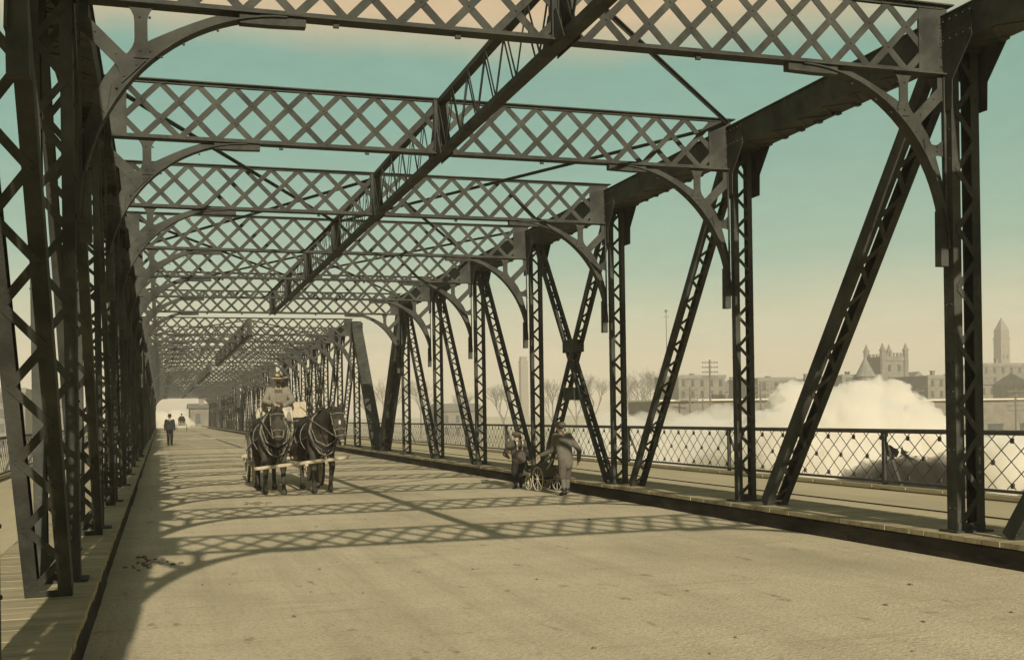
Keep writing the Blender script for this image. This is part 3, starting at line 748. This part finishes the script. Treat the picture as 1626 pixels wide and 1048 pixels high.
def head(mb, hd, fwd, k=1.0):
    hd = V(hd); f = V(fwd).normalized(); u = V((0, 0, 1)); u = (u - f * u.dot(f)).normalized(); s = f.cross(u)
    rot = Matrix((s, f, u)).transposed()
    mb.ell(hd + u * .015 * k, .073 * k, .092 * k, .105 * k, 14, 10, rot=rot)
    mb.ell(hd - u * .055 * k + f * .028 * k, .052 * k, .058 * k, .058 * k, 12, 8, rot=rot)
    cap(mb, hd + f * .088 * k + u * .012 * k, hd + f * .108 * k - u * .022 * k, .010 * k, .014 * k, 6)
    for sg in (-1, 1):
        mb.ell(hd + s * sg * .075 * k - f * .005 * k - u * .005 * k, .012 * k, .02 * k, .03 * k, 8, 6, rot=rot)
        mb.ell(hd + s * sg * .03 * k + f * .078 * k + u * .034 * k, .02 * k, .014 * k, .008 * k, 8, 6, rot=rot)
    mb.ell(hd + f * .083 * k - u * .05 * k, .024 * k, .012 * k, .009 * k, 8, 6, rot=rot)
    return rot, f, u, s

def person(name, loc, rz, label, P, fwd, wear, k=1.0, group=None, vox=.011):
    """P: joint positions in local metres; wear: list of (name, material, [chains], inflate)"""
    T = thing(name, loc, label, 'person', group, rz)
    mb = MB(); g = lambda *a: [V(P[x]) for x in a]
    hd = V(P['head']); nk = V(P['neck'])
    head(mb, hd, fwd, k); cap(mb, nk, hd - V((0, 0, .05 * k)), .058 * k, .052 * k)
    chain(mb, [(V(P['pelvis']), .125 * k), (V(P['waist']), .115 * k), (V(P['chest']), .135 * k), (nk, .07 * k)])
    for q in 'LR':
        chain(mb, [(V(P['chest']) + (V(P['sh' + q]) - V(P['chest'])) * .5, .09 * k), (V(P['sh' + q]), .065 * k), (V(P['el' + q]), .045 * k), (V(P['wr' + q]), .030 * k)])
        hand(mb, P['wr' + q], P.get('hd' + q, V(P['wr' + q]) - V(P['el' + q])), P.get('pn' + q, (0, -.2, -1)), k, P.get('curl', .8), 1 if q == 'L' else -1)
        chain(mb, [(V(P['pelvis']), .11 * k), (V(P['hp' + q]), .095 * k), (V(P['kn' + q]), .062 * k), (V(P['an' + q]), .042 * k)])
        cap(mb, P['an' + q], P['to' + q], .042 * k, .034 * k)
    body = skin('body', mb, SKIN, T, vox, 2)
    for nm, m, chs, sm in wear:
        mb = MB()
        for ch in chs:
            if len(ch) == 1: cap(mb, ch[0][0], V(ch[0][0]) + V((0, 0, .001)), ch[0][1], ch[0][1])
            else: chain(mb, ch)
        skin(nm, mb, m, T, .014, sm)
    mb = MB(); f = V(fwd).normalized(); s = f.cross(V((0, 0, 1)))
    for sg in (-1, 1): mb.ell(hd + s * sg * .030 * k + f * .086 * k + V((0, 0, .018 * k)), .012 * k, .008 * k, .007 * k, 8, 6)
    mb.build('eyes', HAIR, T)
    mb = MB(); mb.ell(hd + V((0, 0, .035 * k)) - f * .018 * k, .083 * k, .088 * k, .095 * k, 14, 10); link('hair', mb.mesh('hair', HAIR, True), T)
    return T
def coat(P, k=1.0, hem=.25, e=.022, sleeve='el'):
    g = lambda n: V(P[n]); dn = (g('pelvis') - g('waist')).normalized()
    L_ = [[(g('neck') - V((0, 0, .03)), .075 * k), (g('chest'), .150 * k), (g('waist'), .140 * k), (g('pelvis'), .155 * k), (g('pelvis') + dn * hem * k, .160 * k)]]
    for q in 'LR':
        L_.append([(g('chest') + (g('sh' + q) - g('chest')) * .45, .11 * k), (g('sh' + q), .085 * k), (g('el' + q), .066 * k), (g('wr' + q) + (g('el' + q) - g('wr' + q)) * .08, .050 * k)])
        L_.append([(g('chest') + (g('sh' + q) - g('chest')) * .5, .12 * k), (g('hp' + q), .115 * k)])
    return L_
def trousers(P, k=1.0, to=1.0, w_=1.0):
    g = lambda n: V(P[n]); L_ = []
    for q in 'LR': L_.append([(g('pelvis'), .128 * k), (g('hp' + q), .112 * k), (g('kn' + q), .082 * k * w_), (g('kn' + q).lerp(g('an' + q), to), (.062 if to > .8 else .078) * k * w_)])
    return L_
def boots(P, k=1.0, up=.30):
    g = lambda n: V(P[n]); L_ = []
    for q in 'LR': L_.append([(g('an' + q).lerp(g('kn' + q), up), .062 * k), (g('an' + q), .052 * k), (g('to' + q), .042 * k)])
    return L_
def stand(k=1.0, lean=(0, 0), f=(0, 1), step=.0, arms=None):
    """upright pose; f = facing in local xy"""
    F = V((f[0], f[1], 0)).normalized(); S = V((F.y, -F.x, 0)); U = V((0, 0, 1)); lf = V((lean[0], lean[1], 0))
    P = {'pelvis': U * .93 * k, 'waist': U * 1.06 * k + lf * .3, 'chest': U * 1.28 * k + lf * .8, 'neck': U * 1.47 * k + lf * 1.1, 'head': U * 1.60 * k + lf * 1.35 + F * .02}
    for q, sg in (('L', -1), ('R', 1)):
        st = F * (step * sg)
        P['hp' + q] = P['pelvis'] + S * sg * .09 * k - U * .06 * k; P['kn' + q] = U * .49 * k + S * sg * .10 * k + st * .6 + F * .03; P['an' + q] = U * .085 * k + S * sg * .10 * k + st; P['to' + q] = U * .036 * k + S * sg * .12 * k + st + F * .14 * k
        P['sh' + q] = U * 1.41 * k + S * sg * .185 * k + lf; P['el' + q] = U * 1.13 * k + S * sg * .25 * k + lf * .8 - F * (.05 * k) - F * step * .5 * sg; P['wr' + q] = U * .88 * k + S * sg * .25 * k + lf * .8 + F * .06 * k - F * step * .8 * sg
    if arms: P.update(arms)
    return P
def hat(T, hd, brim, rad, hgt, m, band=None, nm='hat', tilt=0):
    mb = MB(); hd = V(hd); b = hd + V((0, 0, .075))
    rot = Matrix.Rotation(tilt, 3, 'X')
    n = 24; prof = [(brim, -.012), (brim, -.004), (rad, .008), (rad * .98, hgt * .6), (rad * .86, hgt), (.001, hgt * .97)]; b0 = len(mb.v)
    for (r, z) in prof:
        for i in range(n):
            a = 2 * math.pi * i / n; mb.v.append(tuple(b + rot @ V((r * math.cos(a), r * 1.12 * math.sin(a), z + (.018 * math.cos(2 * a) if r == brim else 0)))))
    for k in range(len(prof) - 1):
        for i in range(n): j = (i + 1) % n; mb.f.append((b0 + k * n + i, b0 + k * n + j, b0 + (k + 1) * n + j, b0 + (k + 1) * n + i))
    mb.f.append(tuple(b0 + i for i in reversed(range(n)))); mb.f.append(tuple(b0 + (len(prof) - 1) * n + i for i in range(n)))
    h = mb.build(nm, m, T, smooth=False)
    if band:
        mb = MB(); b0 = 0
        for z in (.006, hgt * .38):
            for i in range(n): a = 2 * math.pi * i / n; mb.v.append(tuple(b + rot @ V(((rad + .004) * math.cos(a), (rad + .004) * 1.12 * math.sin(a), z))))
        for i in range(n): j = (i + 1) % n; mb.f.append((i, j, n + j, n + i))
        mb.build('hat_band', band, h)

# man walking towards the viewer far down the bridge
p = at(270, 707, 70.0); 
Pm = stand(1.06, f=(0, -1), step=.16)
T = person('person', (p.x, p.y, .0), 0.1, 'man in a dark suit and hat walking alone down the left side of the roadway', Pm, (0, -1, 0), [('jacket', DARKC, coat(Pm, 1.06, .12), 2), ('trousers', DARKC, trousers(Pm, 1.06), 2), ('boots', BOOT, boots(Pm, 1.06, .15), 1)], 1.06, vox=.014)
hat(T, Pm['head'], .15, .095, .13, DARKC)

# two boys with a small cart at the right kerb
kb = .80
p = at(885, 785, 20.4)
A = {'elL': V((-.20, .20, .86)), 'wrL': V((-.36, .38, .76)), 'pnL': (0, 0, -1), 'elR': V((.27, -.03, .85)), 'wrR': V((.30, .10, .64)), 'pnR': (-1, 0, 0)}
Pb = stand(kb, f=(-.25, 1), step=.07, lean=(-.05, .05), arms=A)
T = person('person', (7.32, 20.05, 0), 0, 'boy in loose jacket, breeches and cap seen from behind, right of the little cart', Pb, (-.45, 1, -.15), [('jacket', GREYC, coat(Pb, kb, .17), 2), ('breeches', BROWNC, trousers(Pb, kb, .12, 1.2), 2), ('stockings', GREYC, [[(Pb['kn' + q], .058), (Pb['an' + q], .043)] for q in 'LR'], 1), ('boots', BOOT, boots(Pb, kb, .2), 1)], kb * 1.05)
hd = V(Pb['head']); mb = MB(); mb.ell(hd + V((0, 0, .07)), .115, .12, .052, 16, 8); mb.ell(hd + V((-.05, .10, .045)), .06, .05, .012, 10, 6); T2 = skin('cap', mb, GREYC, T, .012, 1)
kb2 = .74
A = {'elR': V((.22, .08, .70)), 'wrR': V((.34, .28, .60)), 'pnR': (0, 0, -1), 'elL': V((-.26, .10, .72)), 'wrL': V((-.12, .34, .66)), 'pnL': (0, 0, -1)}
Pc = stand(kb2, f=(.15, 1), step=.13, lean=(.10, .34), arms=A)
Pc['head'] = V(Pc['neck']) + V((0, .07, .11)); Pc['pelvis'] += V((0, -.06, -.06))
for q in 'LR': Pc['hp' + q] += V((0, -.06, -.04)); Pc['sh' + q] -= V((0, 0, .09)); Pc['kn' + q] += V((0, .05, 0))
Pc['chest'] -= V((0, 0, .06)); Pc['neck'] -= V((0, 0, .13)); Pc['head'] -= V((0, 0, .13))
T = person('person', (7.14, 22.45, 0), 0, 'boy with pale braces over his shirt bending forward to push, left of the little cart', Pc, (0, 1, -.35), [('shirt', BROWNC, coat(Pc, kb2, .02), 2), ('breeches', DARKC, trousers(Pc, kb2, .15, 1.15), 2), ('stockings', DARKC, [[(Pc['kn' + q], .056), (Pc['an' + q], .043)] for q in 'LR'], 1), ('boots', BOOT, boots(Pc, kb2, .2), 1)], kb2 * 1.05)
mb = MB(); hd = V(Pc['head']); mb.ell(hd + V((0, .0, .06)), .105, .11, .055, 16, 8); mb.ell(hd + V((0, .10, .05)), .06, .05, .012, 10, 6); skin('cap', mb, BROWNC, T, .012, 1)
mb = MB()
for sg in (-1, 1):
    a = V(Pc['sh' + 'LR'[sg > 0]]).lerp(V(Pc['chest']), .45) + V((0, -.03, .10)); b = V(Pc['waist']) + V((sg * .05, -.15, .02)); m = (a + b) / 2 + V((0, -.075, .06)); mb.bar(a, m, .03, .008, (0, -1, .5)); mb.bar(m, b, .03, .008, (0, -1, .3))
mb.build('braces', LIGHTC, T)
# little hand cart
T = thing('hand_cart', (7.40, 21.45, 0), 'small home-made cart with pale spoked wheels between the two boys', 'cart')
T.rotation_euler.z = .12
mb = MB(); mb.box(-.17, .17, -.34, .34, .30, .325)
for x in (-.17, .155): mb.box(x, x + .015, -.34, .34, .3255, .52)
for y in (-.34, .325): mb.box(-.154, .154, y, y + .015, .3255, .50)
mb.build('box', BROWNC, T)
for (sx, y, r) in ((-1, -.08, .25), (1, -.08, .25), (-1, .36, .15), (1, .36, .15)):
    x = sx * .215; w_ = MB(); w_.torus((0, 0, 0), (1, 0, 0), r - .012, .013, 26, 6); wo = w_.build('wheel', LIGHTC, T, (x, y, r), smooth=True)
    sp_ = MB(); sp_.tube((-.03, 0, 0), (.03, 0, 0), .028, n=10)
    for k in range(8): a = k * math.pi / 4; sp_.tube((0, 0, 0), (0, math.cos(a) * (r - .015), math.sin(a) * (r - .015)), .007, n=5)
    sp_.build('spokes', LIGHTC, wo)
for y, z in ((-.08, .25), (.36, .15)): mb = MB(); mb.tube((-.22, y, z), (.22, y, z), .012); mb.box(-.13, .13, y - .02, y + .02, z + .003, .298); mb.build('axle', DARKC, T)
mb = MB()
for sx in (-1, 1): mb.tube((sx * .14, -.34, .45), (sx * .14, -.62, .66), .011)
mb.tube((-.17, -.62, .66), (.17, -.62, .66), .014); mb.build('handle', LIGHTC, T)
mb = MB(); mb.ell((0, .02, .46), .14, .26, .13, 14, 10, .25); tag(mb.build('sack', GREYC, None, (7.40, 21.45, 0)), 'dark sack lying in the little cart between the boys', 'sack')

# horses (local: facing -Y)
def horse(loc, rz, label, turn, lift, blaze):
    T = thing('horse', loc, label, 'horse', 'team of harnessed horses', rz); T.scale = (1.08,) * 3
    mb = MB(); hx = turn
    chain(mb, [(V((0, 1.42, 1.20)), .24), (V((0, 1.05, 1.16)), .31), (V((0, .55, 1.08)), .32), (V((0, .10, 1.12)), .30), (V((0, -.10, 1.16)), .25)])
    mb.ell((0, 1.25, 1.18), .31, .36, .30, 16, 10); mb.ell((0, .0, 1.10), .27, .30, .32, 16, 10); mb.ell((0, .65, 1.02), .33, .5, .31, 16, 10)
    mb.ell((0, .08, 1.36), .13, .28, .14, 12, 8)
    nk = [(V((0, -.10, 1.22)), .235), (V((hx * .2, -.38, 1.38)), .185), (V((hx * .55, -.66, 1.50)), .145), (V((hx * .8, -.84, 1.52)), .115)]
    chain(mb, nk)
    pol = V((hx * .85, -.92, 1.52)); fw = V((hx * .55, -.42, -1)).normalized()
    mz = pol + fw * .60
    chain(mb, [(pol, .105), (pol + fw * .16, .115), (pol + fw * .34, .085), (pol + fw * .50, .066), (mz, .062)])
    sd = fw.cross(V((0, -1, 0))).normalized() if abs(fw.y) < .99 else V((1, 0, 0)); sd = V((1, hx * .5, 0)).normalized()
    up = sd.cross(fw).normalized(); up = up if up.y < 0 or True else up
    for sg in (-1, 1):
        mb.ell(pol + sd * sg * .07 + fw * .26, .055, .06, .10, 10, 8)             # jowl
        mb.ell(pol + sd * sg * .085 + fw * .17 + V((0, -.07, .0)), .028, .03, .03, 8, 6)
        e0 = pol + sd * sg * .065 + V((0, 0, .06)); e1 = e0 + V((0, -.02, .15)) + sd * sg * .03
        cap(mb, e0, e0.lerp(e1, .5), .034, .036, 8); cap(mb, e0.lerp(e1, .5), e1, .034, .008, 8)
        mb.ell(mz + sd * sg * .03 + V((0, -.045, 0)), .024, .02, .025, 8, 6)
    for sg, lf in ((-1, lift == -1), (1, lift == 1)):
        x = sg * .165
        chain(mb, [(V((x * .8, .02, 1.12)), .17), (V((x, .05, .88)), .125), (V((x, .04, .74)), .085)])
        if lf: chain(mb, [(V((x, .04, .74)), .08), (V((x, -.14, .52)), .062), (V((x, .02, .24)), .040), (V((x, .06, .13)), .045)]); cap(mb, (x, .07, .12), (x, .02, .06), .048, .058)
        else: chain(mb, [(V((x, .04, .74)), .08), (V((x, -.02, .47)), .062), (V((x, -.03, .40)), .045), (V((x, -.03, .17)), .042), (V((x, -.05, .12)), .047)]); cap(mb, (x, -.06, .10), (x, -.09, .05), .048, .062)
        y0 = 1.34 + sg * .10
        chain(mb, [(V((x * .8, 1.30, 1.10)), .21), (V((x, 1.18, .86)), .145), (V((x, y0 + .12, .60)), .075), (V((x, y0 + .16, .52)), .062), (V((x, y0 + .08, .40)), .044), (V((x, y0 + .04, .17)), .042)]); cap(mb, (x, y0 + .02, .11), (x, y0 - .03, .05), .046, .060)
    skin('body', mb, HORSE, T, .016, 4)
    mb = MB()                                                                     # mane and forelock
    for i in range(40):
        t = i / 39; a = V((0, .0, 1.44)).lerp(pol + V((0, .05, .09)), t); sgx = R.uniform(-.05, .09)
        mb.tube(a, a + V((.11 + sgx, R.uniform(-.03, .06), -.20 - R.uniform(0, .10))), .022, .006, n=5)
    for i in range(12): a = pol + V((R.uniform(-.05, .05), -.08, .08)); mb.tube(a, a + V((R.uniform(-.05, .05), -.07, -.19)), .018, .005, n=5)
    mb.build('mane', MANE, T)
    mb = MB()
    for i in range(16): mb.tube((R.uniform(-.03, .03), 1.62, 1.24), (R.uniform(-.10, .10), 1.76 + R.uniform(-.05, .05), .62 + R.uniform(-.1, .1)), .035, .012, n=5)
    mb.build('tail', MANE, T)
    if blaze:
        mb = MB(); mb.ell(pol + fw * .20 + V((0, -.105, 0)), .022, .012, .05, 8, 6); mb.ell(mz + fw * -.01 + V((0, -.022, .0)), .052, .045, .060, 12, 8); mb.build('blaze', BLAZE, T)
    c = MB()                                                                      # collar
    cen = V((0, -.13, 1.17)); b0 = [];
    pts = []
    for i in range(28):
        a = 2 * math.pi * i / 28; pts.append(cen + V((math.sin(a) * .25, math.cos(a) * .14, math.cos(a) * .36)))
    for a, b in zip(pts, pts[1:] + pts[:1]): c.tube(a, b, .048, n=7)
    c.build('collar', BOOT, T)
    hm = MB()
    for sg in (-1, 1): hm.path([V((sg * .03, -.05, 1.60)), V((sg * .19, -.10, 1.42)), V((sg * .27, -.17, 1.17)), V((sg * .20, -.25, .92)), V((sg * .05, -.29, .80))], .018, 6)
    hm.build('hames', LEATHER, T)
    s_ = MB()
    s_.path([V((.27, -.17, 1.10)), V((.34, .6, .96)), V((.34, 1.6, .80))], .017); s_.path([V((-.27, -.17, 1.10)), V((-.34, .6, .96)), V((-.34, 1.6, .80))], .017)
    for y in (.42, 1.08):
        ring = [V((math.sin(a) * .345, y, 1.07 + math.cos(a) * (.345 if y < 1 else .32))) for a in [2 * math.pi * i / 20 for i in range(21)]]
        for a, b in zip(ring, ring[1:]): s_.bar(a, b, .035, .012, (a + b) / 2 - V((0, y, 1.07)))
    s_.path([V((0, .1, 1.52)), V((0, .6, 1.43)), V((0, 1.2, 1.50)), V((0, 1.6, 1.36))], .014)
    s_.path([V((-.20, -.22, .92)), V((-.12, -.38, .78)), V((0, -.44, .72)), V((.12, -.38, .78)), V((.20, -.22, .92))], .014)      # breast loop hanging in front
    s_.path([V((-.24, -.2, 1.25)), V((-.18, -.40, 1.00)), V((0, -.50, .90)), V((.18, -.40, 1.00)), V((.24, -.2, 1.25))], .011)
    s_.build('harness_strap', LEATHER, T)
    br = MB(); rr_ = .10
    for t, r in ((.06, .125), (.36, .098), (.48, .082)):
        cc = pol + fw * t; ring = []
        for i in range(17): a = 2 * math.pi * i / 16; ring.append(cc + sd * (math.cos(a) * r) + fw.cross(sd).normalized() * (math.sin(a) * r))
        for a, b in zip(ring, ring[1:]): br.tube(a, b, .011, n=5)
    for sg in (-1, 1): br.path([pol + sd * sg * .12, pol + fw * .22 + sd * sg * .118, pol + fw * .48 + sd * sg * .086], .010, 5); br.ob(pol + fw * .19 + sd * sg * .125 + V((0, -.03, 0)), sd, fw, V((0, -1, 0)), .006, .05, .045)
    br.build('bridle', LEATHER, T)
    rn = MB(); 
    for sg in (-1, 1): rn.path([pol + fw * .48 + sd * sg * .09, V((sg * .24, -.12, 1.40)), V((sg * .16, .8, 1.56)), V((sg * .08, 1.9, 1.66))], .009, 5)
    rn.build('rein', LEATHER, T)
    return T
horse((2.20, 23.20, 0), .02, 'left horse of the team, dark, head lowered straight at the viewer', -.05, -1, False)
horse((3.18, 23.30, 0), .05, 'right horse of the team, dark with white blaze and muzzle, head turned slightly right', .13, 1, True)

# wagon
T = thing('farm_wagon', (2.77, 25.7, 0), 'open farm wagon drawn by two dark horses, with a pole and high spring seat', 'wagon')
mb = MB(); mb.box(-.56, .56, 0, 2.9, .82, .87)
for x in (-.56, .53): mb.box(x, x + .03, 0, 2.9, .873, 1.20); mb.box(x - .012, x + .042, .0, 2.9, 1.203, 1.235)
mb.box(-.528, .528, 2.87, 2.9, .873, 1.2); mb.box(-.528, .528, .0, .03, .873, 1.30)
for x in (-.575, .56):
    for y in (.1, .95, 1.8, 2.7): mb.box(x - .003, x + .018, y, y + .06, .80, 1.22)
mb.build('wagon_box', WAGONP, T)
for (y, r, nm) in ((.25, .52, 10), (2.35, .62, 12)):
    for sx in (-1, 1):
        x = sx * .74; w_ = MB(); n = 32
        ring = [V((0, math.cos(2 * math.pi * i / n) * (r - .025), math.sin(2 * math.pi * i / n) * (r - .025))) for i in range(n + 1)]
        for a, b in zip(ring, ring[1:]): w_.bar(a, b, .05, .05, (1, 0, 0))
        wo = w_.build('wheel', WOODP, T, (x, y, r))
        t_ = MB()
        for a, b in zip(ring, ring[1:]): t_.bar(a * (r - .002) / (r - .025), b * (r - .002) / (r - .025), .008, .056, (1, 0, 0))
        t_.build('tyre', IRON, wo)
        h_ = MB(); h_.tube((-.11, 0, 0), (.11, 0, 0), .075, .06, n=12); h_.tube((.1 * sx, 0, 0), (.15 * sx, 0, 0), .045, .03, n=10)
        for k in range(nm): a = 2 * math.pi * k / nm; h_.tube((0, 0, 0), (0, math.cos(a) * (r - .05), math.sin(a) * (r - .05)), .022, .016, n=6)
        h_.build('hub', WOODP, wo)
for y, z in ((.25, .52), (2.35, .62)):
    mb = MB(); mb.box(-.66, .66, y - .05, y + .05, z - .05, z + .05); mb.box(-.5, .5, y - .06, y + .06, z + .049, .817)
    mb.build('axle', WAGONP, T)
mb = MB(); mb.tube((0, .2, .55), (0, -3.15, .62), .045, .035, n=8); mb.tube((-.62, -.35, .66), (.62, -.35, .66), .035, n=8)
for sx in (-1, 1): mb.tube((sx * .45 - .33, -.48, .70), (sx * .45 + .33, -.48, .70), .028, n=8)
mb.build('wagon_pole', WOODP, T)
mb = MB(); mb.tube((-1.02, -3.16, .56), (.88, -3.08, .74), .036, n=8); mb.build('neck_yoke', WOODP, T)
mb = MB(); mb.box(-.50, .50, .40, .82, 1.56, 1.60); mb.box(-.50, .50, .84, .87, 1.60, 1.92)
for x in (-.42, .38): mb.box(x, x + .04, .42, .80, 1.236, 1.557); mb.box(x, x + .04, .83, .838, 1.5, 1.9)
mb.build('spring_seat', WOODP, T)
mb = MB(); mb.prism([(-.22, 1.28), (-.20, 1.30), (.05, 1.02), (.03, 1.0)], -.45, .45, lambda u, v, d: (d, u, v)); mb.build('footboard', WOODP, T)
# driver (sits on the seat)
k = 1.04
D = {'pelvis': V((0, .66, 1.70)), 'waist': V((0, .64, 1.84)), 'chest': V((0, .60, 2.06)), 'neck': V((0, .57, 2.26)), 'head': V((0, .53, 2.40))}
for q, sg in (('L', 1), ('R', -1)):
    D['hp' + q] = V((sg * .10, .62, 1.69)); D['kn' + q] = V((sg * .19, .16, 1.66)); D['an' + q] = V((sg * .15, -.02, 1.28)); D['to' + q] = V((sg * .17, -.17, 1.27))
    D['sh' + q] = V((sg * .20, .60, 2.19)); D['el' + q] = V((sg * .31, .44, 1.95)); D['wr' + q] = V((sg * .09, .20, 1.84)); D['pn' + q] = (0, -.2, -1)
    D['hd' + q] = V((-sg * .6, -.6, -.1))
D['curl'] = 1.2
T = person('person', (2.60, 25.65, 0), 0, 'driver in broad straw hat, waistcoat and pale sleeves sitting high on the wagon', D, (0, -1, -.12), [('shirt', SHIRT, coat(D, k, .0), 2), ('waistcoat', BROWNC, [[(V(D['chest']) + V((0, -.035, .08)), .105), (V(D['waist']) + V((0, -.04, .03)), .125)], [(V(D['chest']) + V((.05, -.03, .07)), .10), (V(D['waist']) + V((.04, -.03, .0)), .115)], [(V(D['chest']) + V((-.05, -.03, .07)), .10), (V(D['waist']) + V((-.04, -.03, .0)), .115)]], 2), ('trousers', SHIRT, trousers(D, k), 2), ('boots', BOOT, boots(D, k, .3), 1)], k)
hat(T, D['head'], .21, .10, .12, STRAW, BOOT, tilt=.12)
mb = MB(); hd = V(D['head']); mb.ell(hd + V((0, -.075, -.075)), .055, .035, .075, 12, 8, .2); mb.build('beard', HAIR, T)
mb = MB()
for i in range(7):
    x = -.26 + i * .52 / 6
    pass
g_ = 9
for side_ in (0,):
    b0 = len(mb.v)
    for j in range(8):
        for i in range(g_ + 1):
            x = -.30 + .60 * i / g_; t = j / 7
            y, z = (.42 - t * .5 / .5 * .30, 1.83 - .02 * t) if t < .5 else (.12 - (t - .5) * .12 - .02, 1.82 - (t - .5) * 1.55)
            mb.v.append((x * (1 - .12 * math.sin(t * 3)), y + .02 * math.sin(i * 1.9), z - .05 * abs(x) / .3 * (1 if t < .5 else .3) + .012 * math.sin(i * 2.3 + j)))
    for j in range(7):
        for i in range(g_): a = b0 + j * (g_ + 1) + i; mb.f.append((a, a + 1, a + g_ + 2, a + g_ + 1))
o = mb.build('apron', LIGHTC, T, smooth=True); sm = o.modifiers.new('thick', 'SOLIDIFY'); sm.thickness = .02
# child beside the driver, low in the wagon front
k = .74
Cc = {'pelvis': V((0, .1, 1.12)), 'waist': V((0, .09, 1.20)), 'chest': V((0, .05, 1.36)), 'neck': V((0, .03, 1.50)), 'head': V((0, .0, 1.60))}
for q, sg in (('L', 1), ('R', -1)):
    Cc['hp' + q] = V((sg * .07, .06, 1.10)); Cc['kn' + q] = V((sg * .10, -.22, 1.24)); Cc['an' + q] = V((sg * .09, -.27, .98)); Cc['to' + q] = V((sg * .10, -.36, .95))
    Cc['sh' + q] = V((sg * .14, .05, 1.44)); Cc['el' + q] = V((sg * .19, -.05, 1.27)); Cc['wr' + q] = V((sg * .08, -.20, 1.28)); Cc['pn' + q] = (0, 0, -1)
T = person('person', (2.38, 26.95, .30), 0, 'child in pale clothes and flat straw hat sitting in the wagon left of the driver', Cc, (0, -1, 0), [('smock', LIGHTC, coat(Cc, k, .02), 2), ('breeches', DARKC, trousers(Cc, k, .3), 2), ('boots', BOOT, boots(Cc, k, .3), 1)], k * 1.1)
hat(T, Cc['head'], .155, .088, .075, STRAW, BOOT)
def sack(x, y, z, rx, ry, rz_, label, m=SACK):
    mb = MB(); mb.ell((0, 0, 0), rx, ry, rz_, 16, 12, .35); mb.ell((rx * .5, 0, rz_ * .85), rx * .25, ry * .2, rz_ * .3, 8, 6, .3)
    me = remeshed(mb, .02, 2); me.materials.clear(); me.materials.append(m); o = link('sack', me, None, (x, y, z)); tag(o, label, 'sack', 'sacks loaded on the wagon')
sack(3.12, 26.95, 1.22, .20, .24, .36, 'tall pale sack standing right of the driver on the wagon')
sack(2.44, 27.6, 1.12, .28, .30, .25, 'pale sack lying behind the child in the wagon')
sack(2.94, 27.6, 1.14, .26, .34, .27, 'rounded pale sack on the right of the wagon load')
# second wagon far away behind the walking man
T = thing('distant_buggy', (at(289, 684, 148).x, 148, 0), 'small far-off buggy with its rider, right of the walking man', 'buggy')
mb = MB(); mb.box(-.45, .45, 0, 1.4, .75, 1.15); mb.box(-.45, .45, .5, .9, 1.153, 1.35); mb.box(-.45, .45, .9, .95, 1.153, 1.75); mb.build('buggy_box', WAGONP, T)
for sx in (-1, 1):
    for y in (.1, 1.3): mb = MB(); mb.torus((0, 0, 0), (1, 0, 0), .5, .025, 20, 5); wo = mb.build('wheel', WAGONP, T, (sx * .6, y, .525)); mb = MB(); mb.tube((-.05, 0, 0), (.05, 0, 0), .05, n=8); [mb.tube((0, 0, 0), (0, math.cos(q * .785) * .49, math.sin(q * .785) * .49), .014, n=4) for q in range(8)]; mb.build('spokes', WAGONP, wo)
Pd = {kk: (V(v) - V((0, .0, .18)) if isinstance(v, Vector) and kk not in ('hdL', 'hdR') else v) for kk, v in D.items()}
T = person('person', (at(289, 684, 148).x, 148.1, -.1), 0, 'tiny dark figure riding in the far-off buggy', Pd, (0, -1, 0), [('jacket', DARKC, coat(Pd, 1.04, .0), 2), ('trousers', DARKC, trousers(Pd, 1.04), 2)], 1.04, vox=.02)
hat(T, Pd['head'], .14, .095, .12, DARKC)
